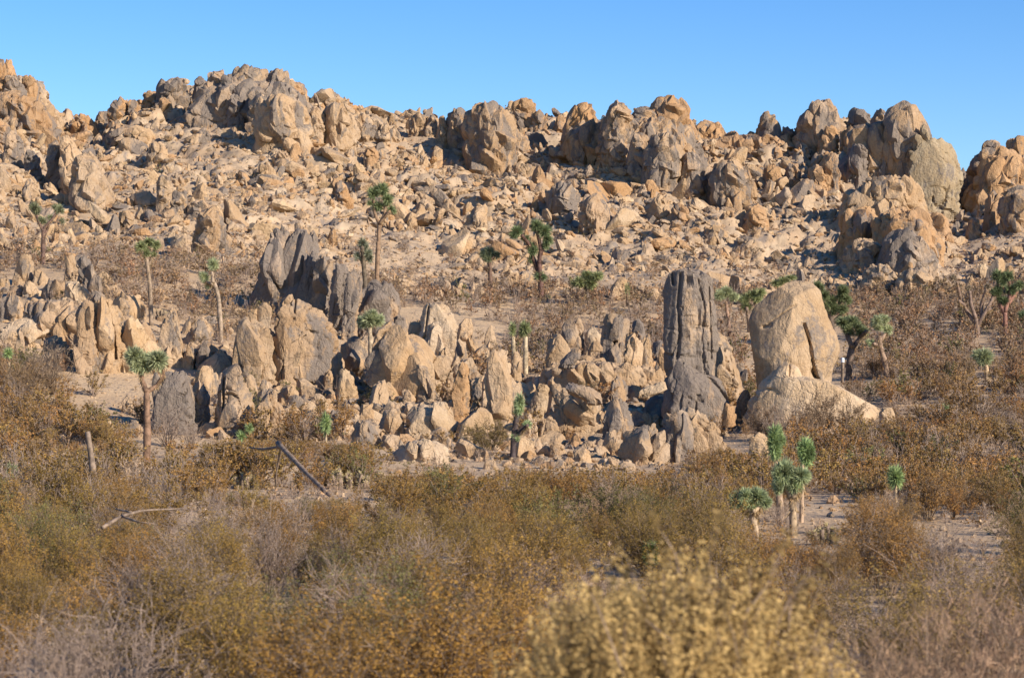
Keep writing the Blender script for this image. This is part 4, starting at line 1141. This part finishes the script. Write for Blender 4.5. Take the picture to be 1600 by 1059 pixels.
# golden bush, close to the camera
tw_, lf = shrub_shape('gold', 0, 555)
gd = link('golden_bush', mesh_data('golden_stems', tw_[0], [tw_[1]], M_TWIG)); Dg = 10.2; xg = (1050 - CX) / FPX * Dg
gd.location = (xg, Dg, float(terrain(xg, Dg)[0])); gd.scale = (1.30, 1.05, 1.76)
tag(gd, 'large blurred golden-yellow bush nearest the camera at the bottom', 'shrub')
# plumes of packed flowers along the outer twigs
rs = np.random.default_rng(77); nP = 1700
az = rs.uniform(0, 6.283, nP); u = rs.uniform(0.35, 1.0, nP); el = np.arccos(rs.uniform(0.0, 1, nP))
cen = np.stack([np.sin(el) * np.cos(az) * 0.66, np.sin(el) * np.sin(az) * 0.66, 0.42 + np.cos(el) * 0.55], 1) * (0.72 + 0.3 * u)[:, None]
nb_ = 56; c = np.repeat(cen, nb_, 0); dr = np.repeat(np.stack([np.sin(el) * np.cos(az), np.sin(el) * np.sin(az), np.cos(el) + 0.7], 1), nb_, 0)
tt = rs.uniform(-1, 1, len(c))[:, None]; c = c + dr * tt * 0.075 + rs.normal(0, 0.009, c.shape)
fv, ff = leafq(c, 0.0065 * rs.uniform(0.6, 1.4, len(c)))
link('flower_plumes', mesh_data('golden_flowers', fv, [ff], M_LEAF, smooth=False), parent=gd, color=(0.54, 0.37, 0.145, 1))
link('foliage', mesh_data('golden_foliage', lf[0], [lf[1]], M_LEAF, smooth=False), parent=gd, color=(0.27, 0.18, 0.07, 1))

# ------------------------------------------------------------------ Joshua trees
def tube1(pts3, r0, r1, sides=9, seed=0, lump=0.14, sub=5):
    pts3 = np.array(pts3, float); n = (len(pts3) - 1) * sub + 1
    ti = np.linspace(0, len(pts3) - 1, n); P = np.stack([np.interp(ti, np.arange(len(pts3)), pts3[:, c]) for c in range(3)], 1)
    if len(pts3) > 2:
        for _ in range(2): P[1:-1] = (P[:-2] + 2 * P[1:-1] + P[2:]) / 4
    r = np.linspace(r0, r1, n) * (1 + lump * noise(P * 6 + seed, seed))
    V, F = tubes(P[None], r[None], sides)
    V = V + 0.12 * r0 * noise(V * 14 + seed, seed)[:, None] * rng.normal(0, 1, (len(V), 1)) * 0.8
    V = np.concatenate([V, P[:1], P[-1:]]); a = np.arange(sides); b = np.roll(a, -1)
    F3 = np.concatenate([np.stack([b, a, np.full(sides, len(V) - 2)], 1), np.stack([a, b, np.full(sides, 0)], 1) + np.array([(n - 1) * sides, (n - 1) * sides, 0])])
    F3[sides:, 2] = len(V) - 1
    return V, F, F3, P
def joshua(branches, clusters, D, label, trunk_r=0.16, bark=(0.16, 0.105, 0.07), leaf=(0.31, 0.33, 0.15), dead=True, bury=True, den=1.0, cat='Joshua tree', name='joshua_tree'):
    """branches: list of px polylines, first one starts at the foot; clusters: (px,row,rx,ry)"""
    x0, y0 = branches[0][0]
    def W3(p, k=0): x, y, z = ray(p[0], p[1], D); return np.array([float(x), D + k, float(z)])
    root = bpy.data.objects.new(name, None); COL.objects.link(root); foot = W3((x0, y0)); gz = float(terrain(foot[0], D)[0])
    root.location = foot
    tag(root, label, cat, 'Joshua trees and yuccas')
    Vs, F4s, F3s, n = [], [], [], 0; mpp = D / FPX
    off = {}
    def depth(p):
        return off.setdefault((round(p[0]), round(p[1])), 0 if (p[0] == x0) else float(rng.uniform(-1, 1)) * min(0.35, abs(p[0] - x0) * mpp * 0.7))
    skirt = []
    for k, bp in enumerate(branches):
        P = [W3(p, depth(p)) for p in bp]
        if k == 0:
            P[0][2] = min(P[0][2], gz) - 0.25
        r0, r1 = (trunk_r, trunk_r * 0.75) if k == 0 else (trunk_r * 0.68, trunk_r * 0.5)
        V, F, F3, path = tube1([p - foot for p in P], r0, r1, seed=k + int(x0), sub=6)
        Vs.append(V); F4s.append(F + n); F3s.append(F3 + n); n += len(V)
        if k or len(branches) == 1: skirt.append((path[len(path) // 4:], r1))
        else: skirt.append((path[len(path) // 2:], r1 * 1.1))
    link('trunk', mesh_data('trunk', np.concatenate(Vs), [np.concatenate(F4s), np.concatenate(F3s)], M_BARK), parent=root, color=(*bark, 1))
    extra = [(a + rng.uniform(-0.8, 0.8) * c, b + rng.uniform(-0.5, 0.7) * d, c * 0.62, d * 0.62) for a, b, c, d in clusters if c > 6 and cat != 'yucca' for _ in range(2)]
    for (cx_, cy_, rx, ry) in list(clusters) + extra:
        c = W3((cx_, cy_), depth((cx_, cy_)) * 0.6) - foot; ax, az_ = 1.15 * rx * mpp, 1.15 * ry * mpp
        nb = int(np.clip(680 * den * (rx * ry) / 150, 160, 900))
        d = rng.normal(size=(nb, 3)); d[:, 2] = d[:, 2] + 0.12; d /= np.linalg.norm(d, axis=1, keepdims=True)
        core = np.array([ax, ax, az_]) * 0.45
        b0 = c + d * core * rng.uniform(0.2, 1.0, (nb, 1))
        if ry > rx * 1.5: b0[:, 2] += rng.uniform(-0.5, 0.3, nb) * az_
        L = np.array([ax, ax, az_ if ry <= rx * 1.5 else ax * 1.2]); Ln = np.linalg.norm(d * L, axis=1) * 0.85 * rng.uniform(0.75, 1.15, nb)
        V, F = blades(b0, d, Ln, np.clip(Ln * 0.17, 0.014, 0.045))
        cc = np.array(leaf) * rng.uniform(0.9, 1.2) * (np.array([1.55, 1.35, 1.6]) if max(leaf) < 0.27 else 1.0)
        link('leaf_cluster', mesh_data('leaf_cluster', V, [F], M_JOSH, smooth=False), parent=root, color=(*[float(q) for q in cc], 1))
    if dead:
        B, Dd = [], []
        for path, r in skirt:
            q = path[rng.integers(0, len(path), 130)] + rng.normal(0, r * 0.35, (130, 3)); B.append(q)
            d = rng.normal(0, 0.5, (130, 3)); d[:, 2] = -np.abs(d[:, 2]) - 0.7; Dd.append(d)
        B, Dd = np.concatenate(B), np.concatenate(Dd)
        V, F = blades(B, Dd, rng.uniform(0.1, 0.22, len(B)), 0.03)
        link('dead_leaves', mesh_data('dead_leaves', V, [F], M_DEAD, smooth=False), parent=root)
    return root
pale = (0.42, 0.44, 0.24); dk = (0.17, 0.20, 0.11)
J = joshua
J([[(229, 726), (230, 670), (229, 612)], [(229, 612), (222, 596), (220, 578)], [(229, 612), (243, 603), (254, 588), (255, 572)]],
  [(211, 556, 13, 14), (224, 568, 15, 16), (247, 563, 15, 15), (214, 572, 11, 10)], 68, 'forked Joshua tree with pale green heads standing left of the dark block', 0.115, (0.20, 0.12, 0.075), pale)
J([[(588, 440), (590, 395), (593, 352)], [(593, 352), (585, 332), (583, 308)], [(593, 352), (602, 332), (600, 304)], [(593, 350), (610, 330)]],
  [(583, 303, 9, 10), (598, 297, 10, 11), (606, 312, 9, 9), (591, 322, 9, 8), (611, 327, 7, 7), (578, 318, 6, 6)], 118, 'tallest slim Joshua tree rising behind the finned outcrop', 0.13, (0.22, 0.14, 0.085), (0.15, 0.20, 0.08))
J([[(572, 440), (568, 410), (566, 385)], [(568, 412), (557, 395)]], [(566, 380, 8, 9), (574, 396, 8, 8), (558, 400, 6, 8), (577, 404, 6, 8)], 116, 'short shaggy Joshua tree beside the tallest slim one', 0.13, (0.12, 0.09, 0.06), dk)
J([[(846, 478), (845, 440), (842, 412)], [(843, 432), (834, 405), (829, 385), (815, 368)], [(842, 412), (845, 388), (838, 358)], [(845, 398), (852, 372)], [(843, 425), (832, 402)]],
  [(808, 362, 11, 9), (838, 352, 10, 9), (850, 361, 11, 11), (856, 375, 8, 10), (832, 388, 8, 12), (843, 432, 10, 8), (856, 468, 6, 10), (830, 406, 6, 7), (822, 372, 7, 5), (853, 385, 6, 7)], 119, 'dark many-armed Joshua tree standing at the foot of the hill', 0.17, (0.11, 0.06, 0.045), (0.12, 0.165, 0.065))
J([[(767, 455), (766, 425), (764, 405)], [(764, 408), (774, 400)]], [(757, 397, 8, 8), (765, 393, 9, 8), (775, 399, 8, 7), (763, 405, 7, 6)], 120, 'small dark Joshua tree left of the many-armed one', 0.12, (0.13, 0.08, 0.055), (0.15, 0.19, 0.09))
J([[(920, 480), (918, 460), (913, 443)], [(917, 455), (930, 438)]], [(905, 441, 10, 9), (918, 431, 10, 8), (932, 432, 10, 7), (924, 443, 10, 8), (938, 430, 6, 6)], 117, 'low green Joshua tree right of the dark many-armed one', 0.10, (0.14, 0.10, 0.07))
J([[(980, 478), (980, 460), (980, 452)]], [(980, 451, 5, 11)], 117, 'tiny upright yucca right of the low green Joshua tree', 0.07, cat='yucca', name='yucca')
J([[(67, 418), (67, 385), (68, 358)], [(68, 362), (60, 345), (54, 330)], [(68, 358), (80, 345), (90, 328)], [(68, 372), (76, 352)]],
  [(54, 325, 8, 9), (90, 326, 8, 8), (66, 345, 7, 7), (78, 340, 6, 6), (98, 345, 5, 6)], 119, 'thin sparse Joshua tree at the far left of the hill foot', 0.12, (0.13, 0.08, 0.06), (0.16, 0.19, 0.09))
J([[(237, 492), (234, 445), (230, 405)], [(232, 415), (243, 388)], [(231, 410), (221, 390)]], [(221, 386, 9, 9), (232, 378, 9, 7), (244, 383, 8, 8), (228, 395, 8, 7), (240, 397, 6, 5)], 103, 'slim hillfoot Joshua tree with a curved pale trunk', 0.105, (0.25, 0.18, 0.12))
J([[(346, 504), (342, 465), (334, 440)], [(334, 442), (332, 425)], [(336, 446), (322, 440)]], [(333, 413, 9, 10), (318, 433, 9, 8), (324, 447, 6, 5)], 101, 'leaning Joshua tree with two round heads left of the finned outcrop', 0.11, (0.30, 0.22, 0.15), pale)
J([[(580, 560), (579, 530), (577, 512)]], [(577, 500, 13, 12), (566, 504, 9, 9), (591, 500, 10, 10), (582, 490, 8, 7)], 93.5, 'single-headed bright green Joshua tree among rocks below the dark fins', 0.12, (0.40, 0.30, 0.19), pale)
J([[(803, 552), (802, 526)]], [(801, 514, 7, 12)], 97, 'left of two stubby twin yuccas behind the leaning slab', 0.10, (0.42, 0.32, 0.2), cat='yucca', name='yucca')
J([[(821, 552), (821, 526)]], [(820, 514, 9, 12), (814, 520, 5, 8)], 97, 'right of two stubby twin yuccas behind the leaning slab', 0.12, (0.42, 0.32, 0.2), cat='yucca', name='yucca')
J([[(1141, 525), (1137, 495), (1134, 472)]], [(1124, 461, 9, 9), (1135, 456, 10, 9), (1146, 464, 8, 8)], 108, 'green-headed Joshua tree between the tower and the egg-shaped boulder', 0.10, (0.24, 0.15, 0.1), pale)
J([[(1172, 535), (1170, 500), (1166, 480)], [(1168, 490), (1186, 465)]], [(1164, 468, 9, 9), (1176, 461, 9, 8), (1188, 457, 9, 7), (1168, 480, 8, 7), (1182, 468, 8, 7)], 109, 'leafy Joshua tree peering past the left shoulder of the egg-shaped boulder', 0.11, (0.2, 0.14, 0.1))
J([[(1222, 520), (1218, 470), (1216, 450)]], [(1212, 443, 9, 6), (1224, 438, 9, 6), (1236, 434, 8, 5)], 110, 'Joshua tree showing only its green tips above the egg-shaped boulder', 0.1)
J([[(1302, 545), (1300, 510), (1297, 485)], [(1297, 487), (1284, 468), (1279, 452)], [(1298, 490), (1312, 474), (1319, 458)], [(1300, 505), (1322, 486)]],
  [(1278, 450, 8, 11), (1288, 462, 9, 9), (1300, 470, 8, 10), (1317, 455, 9, 10), (1323, 468, 8, 8), (1302, 484, 10, 8), (1316, 484, 9, 8), (1290, 478, 7, 8), (1311, 465, 6, 7)], 104, 'bushy dark Joshua tree rising right behind the egg-shaped boulder', 0.15, (0.12, 0.085, 0.06), (0.13, 0.17, 0.065))
J([[(1325, 594), (1328, 560), (1332, 538)], [(1331, 542), (1322, 520)], [(1331, 545), (1344, 528), (1352, 518)]],
  [(1317, 504, 12, 9), (1331, 502, 11, 9), (1348, 518, 10, 10), (1325, 517, 9, 7), (1340, 508, 8, 7)], 92, 'dark-trunked Joshua tree standing close right of the egg-shaped boulder', 0.155, (0.13, 0.09, 0.065), (0.14, 0.18, 0.075))
J([[(1388, 598), (1383, 565), (1374, 540), (1372, 525)], [(1373, 535), (1384, 520)], [(1374, 540), (1363, 537)]],
  [(1369, 502, 9, 9), (1380, 499, 10, 8), (1388, 515, 8, 8), (1361, 536, 7, 7), (1374, 512, 8, 6)], 91, 'curved pale Joshua tree second right of the egg-shaped boulder', 0.12, (0.27, 0.18, 0.12), pale)
J([[(1528, 545), (1527, 515), (1524, 498)], [(1525, 505), (1510, 482), (1500, 462), (1493, 440)], [(1524, 498), (1516, 475), (1515, 455)], [(1526, 512), (1538, 488), (1548, 470), (1556, 455)], [(1533, 498), (1534, 475), (1540, 452)], [(1508, 478), (1496, 470)], [(1540, 485), (1552, 482)]],
  [(1490, 434, 6, 6), (1498, 446, 6, 6), (1514, 450, 6, 6), (1542, 448, 6, 6)], 104, 'bare branching Joshua tree with spreading arms at the right', 0.135, (0.20, 0.135, 0.10), (0.2, 0.18, 0.1), dead=True)
J([[(1572, 545), (1571, 515), (1570, 488)], [(1570, 492), (1560, 468), (1560, 440)], [(1570, 488), (1578, 462), (1577, 440)], [(1575, 475), (1590, 455)]],
  [(1558, 431, 9, 10), (1575, 431, 9, 9), (1559, 455, 9, 9), (1579, 452, 9, 9), (1591, 446, 7, 8), (1569, 470, 9, 8), (1566, 442, 7, 7)], 104, 'leafy red-trunked Joshua tree near the right edge', 0.135, (0.24, 0.12, 0.085), (0.11, 0.15, 0.06))
J([[(1604, 545), (1602, 520), (1600, 508)]], [(1599, 498, 9, 12), (1588, 524, 6, 6)], 104, 'Joshua tree cut off by the right edge of the picture', 0.13, (0.2, 0.12, 0.09), (0.10, 0.14, 0.06))
J([[(1543, 598), (1542, 582), (1540, 570)]], [(1538, 558, 14, 13)], 89, 'shock-headed young Joshua tree on a pale shaggy stem', 0.12, (0.42, 0.30, 0.18), pale)
J([[(1240, 832), (1239, 800), (1238, 775)], [(1238, 780), (1228, 762), (1228, 745)], [(1238, 778), (1250, 760)]],
  [(1226, 742, 15, 22), (1238, 750, 12, 14), (1250, 744, 14, 13), (1243, 760, 11, 12), (1218, 758, 11, 12)], 44, 'thick-trunked Joshua tree with tufted heads in the right middle ground', 0.09, (0.32, 0.23, 0.14), (0.38, 0.42, 0.22), den=1.3)
J([[(1224, 808), (1217, 770), (1213, 730), (1210, 705)]], [(1209, 688, 11, 26), (1219, 684, 7, 12)], 46.5, 'leaning Joshua tree with one tall green plume behind the thick-trunked one', 0.075, (0.36, 0.25, 0.16), (0.30, 0.38, 0.16), den=1.2)
J([[(1252, 802), (1253, 760), (1254, 725)]], [(1259, 705, 11, 24)], 47, 'slender upright green plume right behind the thick-trunked Joshua tree', 0.05, (0.36, 0.25, 0.16), (0.30, 0.39, 0.16), den=1.2)
J([[(1184, 842), (1178, 815), (1174, 795)], [(1175, 800), (1158, 788)], [(1176, 800), (1190, 788)]],
  [(1151, 781, 14, 12), (1164, 774, 11, 12), (1182, 775, 14, 13), (1194, 784, 11, 10), (1172, 786, 13, 10)], 42.5, 'low spreading Joshua tree left of the thick-trunked one', 0.075, (0.40, 0.29, 0.18), (0.36, 0.40, 0.21), den=1.2)
Y = dict(cat='yucca', name='yucca', leaf=(0.29, 0.36, 0.15), bark=(0.34, 0.25, 0.15), dead=False)
J([[(1399, 785), (1399, 755)]], [(1399, 746, 12, 17)], 52, 'lone green yucca rising from brush at the right middle', 0.05, **Y)
J([[(1478, 672), (1478, 652)]], [(1478, 645, 8, 15)], 76, 'dark green yucca far right beyond the pedestal rock', 0.06, **Y)
J([[(1016, 905), (1016, 875)]], [(1016, 864, 12, 18)], 33, 'low green yucca just above the golden bush', 0.04, **Y)
J([[(510, 705), (509, 675)]], [(509, 660, 8, 19)], 72.5, 'slim columnar yucca left of the squat grey-faced block', 0.06, **Y)
J([[(800, 726), (802, 690), (806, 658), (811, 645)], [(803, 685), (816, 672), (824, 664)]], [(812, 628, 8, 14), (810, 643, 8, 8), (825, 663, 7, 7), (804, 681, 7, 7)], 69.5, 'thin leaning Joshua tree with a black stem before the rubble', 0.105, (0.075, 0.055, 0.05), (0.36, 0.42, 0.21))
J([[(380, 706), (379, 694)], [(380, 700), (389, 682)]], [(377, 682, 8, 9), (390, 669, 7, 8), (379, 697, 8, 7)], 72, 'small three-headed yucca at the root of the leaning dead trunk', 0.06, **Y)
J([[(18, 775), (18, 750)]], [(18, 738, 9, 16)], 58, 'blurry green yucca at the left edge of the picture', 0.06, **Y)
J([[(14, 590), (14, 566)]], [(13, 552, 8, 9)], 86, 'small pale yucca at the left edge below the boulder pile', 0.06, **Y)
J([[(633, 192), (634, 184)]], [(634, 180, 5, 5)], 179, 'tiny dark shrub on the skyline above the broken steps', 0.08, leaf=dk, dead=False, cat='yucca', name='yucca')

# ------------------------------------------------------------------ dead wood, cholla, post
def dead_wood(name, polys, D0, label, cat, r, D1=None, mat=None):
    """polys: px polylines with their own radii; D runs from D0 to D1 along each"""
    mat = mat or M_WOOD
    Vs, F4s, F3s, n = [], [], [], 0; org = None
    for k, (pl, r0, r1) in enumerate(polys):
        P = []
        for i, p in enumerate(pl):
            d = p[2] if len(p) > 2 else D0; x, y, z = ray(p[0], p[1], d); P.append([float(x), d, float(z)])
        P = np.array(P)
        if org is None: org = P[0].copy()
        V, F, F3, _ = tube1(P - org, r0, r1, seed=k + int(polys[0][0][0][0]), sub=6, lump=0.2)
        Vs.append(V); F4s.append(F + n); F3s.append(F3 + n); n += len(V)
    o = link(name, mesh_data(name, np.concatenate(Vs), [np.concatenate(F4s), np.concatenate(F3s)], mat), loc=tuple(org))
    tag(o, label, cat); return o
dead_wood('dead_fallen_tree', [([(527, 786, 53.6), (480, 740, 55.5), (434, 692, 57.5)], 0.045, 0.065), ([(438, 698, 57.4), (412, 702, 58), (390, 699, 59)], 0.045, 0.02), ([(440, 700, 57.3), (432, 735, 57.8), (430, 772, 58)], 0.025, 0.02)], 60, 'long dead trunk leaning diagonally across the open ground', 'dead tree', 0.1)
dead_wood('dead_stump', [([(152, 800, 56), (146, 740, 56), (137, 674, 56)], 0.10, 0.06), ([(148, 760, 56), (156, 742, 56.2)], 0.05, 0.02)], 56, 'dead standing stump at the left leaning over brush', 'dead tree', 0.1)
dead_wood('fallen_branch', [([(160, 824, 33), (190, 806, 33.5), (222, 797, 34), (290, 794, 35)], 0.03, 0.01), ([(190, 806, 33.5), (215, 815, 33), (240, 818, 33)], 0.02, 0.008), ([(205, 800, 34), (180, 795, 34.5)], 0.02, 0.008)], 33, 'fallen weathered branch lying on shrubs at the left', 'fallen branch', 0.03)
dead_wood('fallen_log', [([(705, 706, 71), (750, 705, 71.5), (800, 707, 72)], 0.06, 0.04)], 70, 'thin grey log lying left of the black-stemmed Joshua tree', 'fallen log', 0.05)
dead_wood('fallen_log', [([(1420, 592, 92), (1460, 596, 91), (1482, 598, 91)], 0.07, 0.04)], 91, 'thin grey log lying beside the far cholla', 'fallen log', 0.05)
def cholla(px, row, D, h, wd, label, seed):
    x, y, z = ray(px, row, D); root = bpy.data.objects.new('cholla', None); COL.objects.link(root); root.location = (float(x), D, float(terrain(x, D)[0]))
    tag(root, label, 'cactus', 'cholla cacti')
    rs = np.random.default_rng(seed); mpp = D / FPX; H, Wd = h * mpp, wd * mpp
    Vs, F4s, F3s, n = [], [], [], 0; B = []; Dd = []
    for k in range(14):
        a = rs.uniform(-1, 1); b = rs.uniform(-0.5, 0.5); hh = H * (1 - 0.45 * abs(a)) * rs.uniform(0.6, 1)
        P = np.array([[a * Wd * 0.3, b * Wd * 0.3, -0.05], [a * Wd * 0.45, b * Wd * 0.45, hh * 0.5], [a * Wd * 0.5 + rs.normal(0, .04), b * Wd * 0.5, hh]])
        V, F, F3, path = tube1(P, 0.045, 0.04, sides=7, seed=k, sub=4, lump=0.3); Vs.append(V); F4s.append(F + n); F3s.append(F3 + n); n += len(V)
        q = path[rs.integers(2, len(path), 60)]; B.append(q); Dd.append(rs.normal(size=(60, 3)) + np.array([0, 0, 0.2]))
    link('stem', mesh_data('cholla_stem', np.concatenate(Vs), [np.concatenate(F4s), np.concatenate(F3s)], M_WOOD), parent=root)
    V, F = blades(np.concatenate(B), np.concatenate(Dd), 0.10, 0.035)
    link('spines', mesh_data('cholla_spines', V, [F], M_CHOLLA, smooth=False), parent=root)
cholla(532, 778, 58, 42, 26, 'pale spiny cholla with a tall arm beside the leaning dead trunk', 1)
cholla(556, 778, 58, 28, 40, 'low spreading cholla right of the taller cholla', 2)
cholla(382, 770, 58, 34, 34, 'pale cholla left of the leaning dead trunk', 3)
cholla(1436, 605, 91, 24, 40, 'far cholla at the right beyond the curved Joshua tree', 4)
cholla(1290, 842, 41, 36, 44, 'straw cholla on open sand right of the thick-trunked Joshua tree', 5)
cholla(250, 462, 105, 16, 38, 'small cholla at the foot of the slim hillfoot Joshua tree', 6)
dead_wood('charred_stub', [([(1316, 598, 91), (1317, 566, 91)], 0.07, 0.06)], 91, 'short dark post with a white tip behind the egg-shaped boulder', 'post', 0.05)
pst = bpy.data.objects['charred_stub']; pst.name = 'post'
V, F, F3, _ = tube1([[0.02, 0, 0.80], [0.025, 0, 0.98]], 0.075, 0.06, seed=3)
link('tip', mesh_data('post_tip', V, [F, F3], M_PAINT), parent=pst)
resolve_labels()
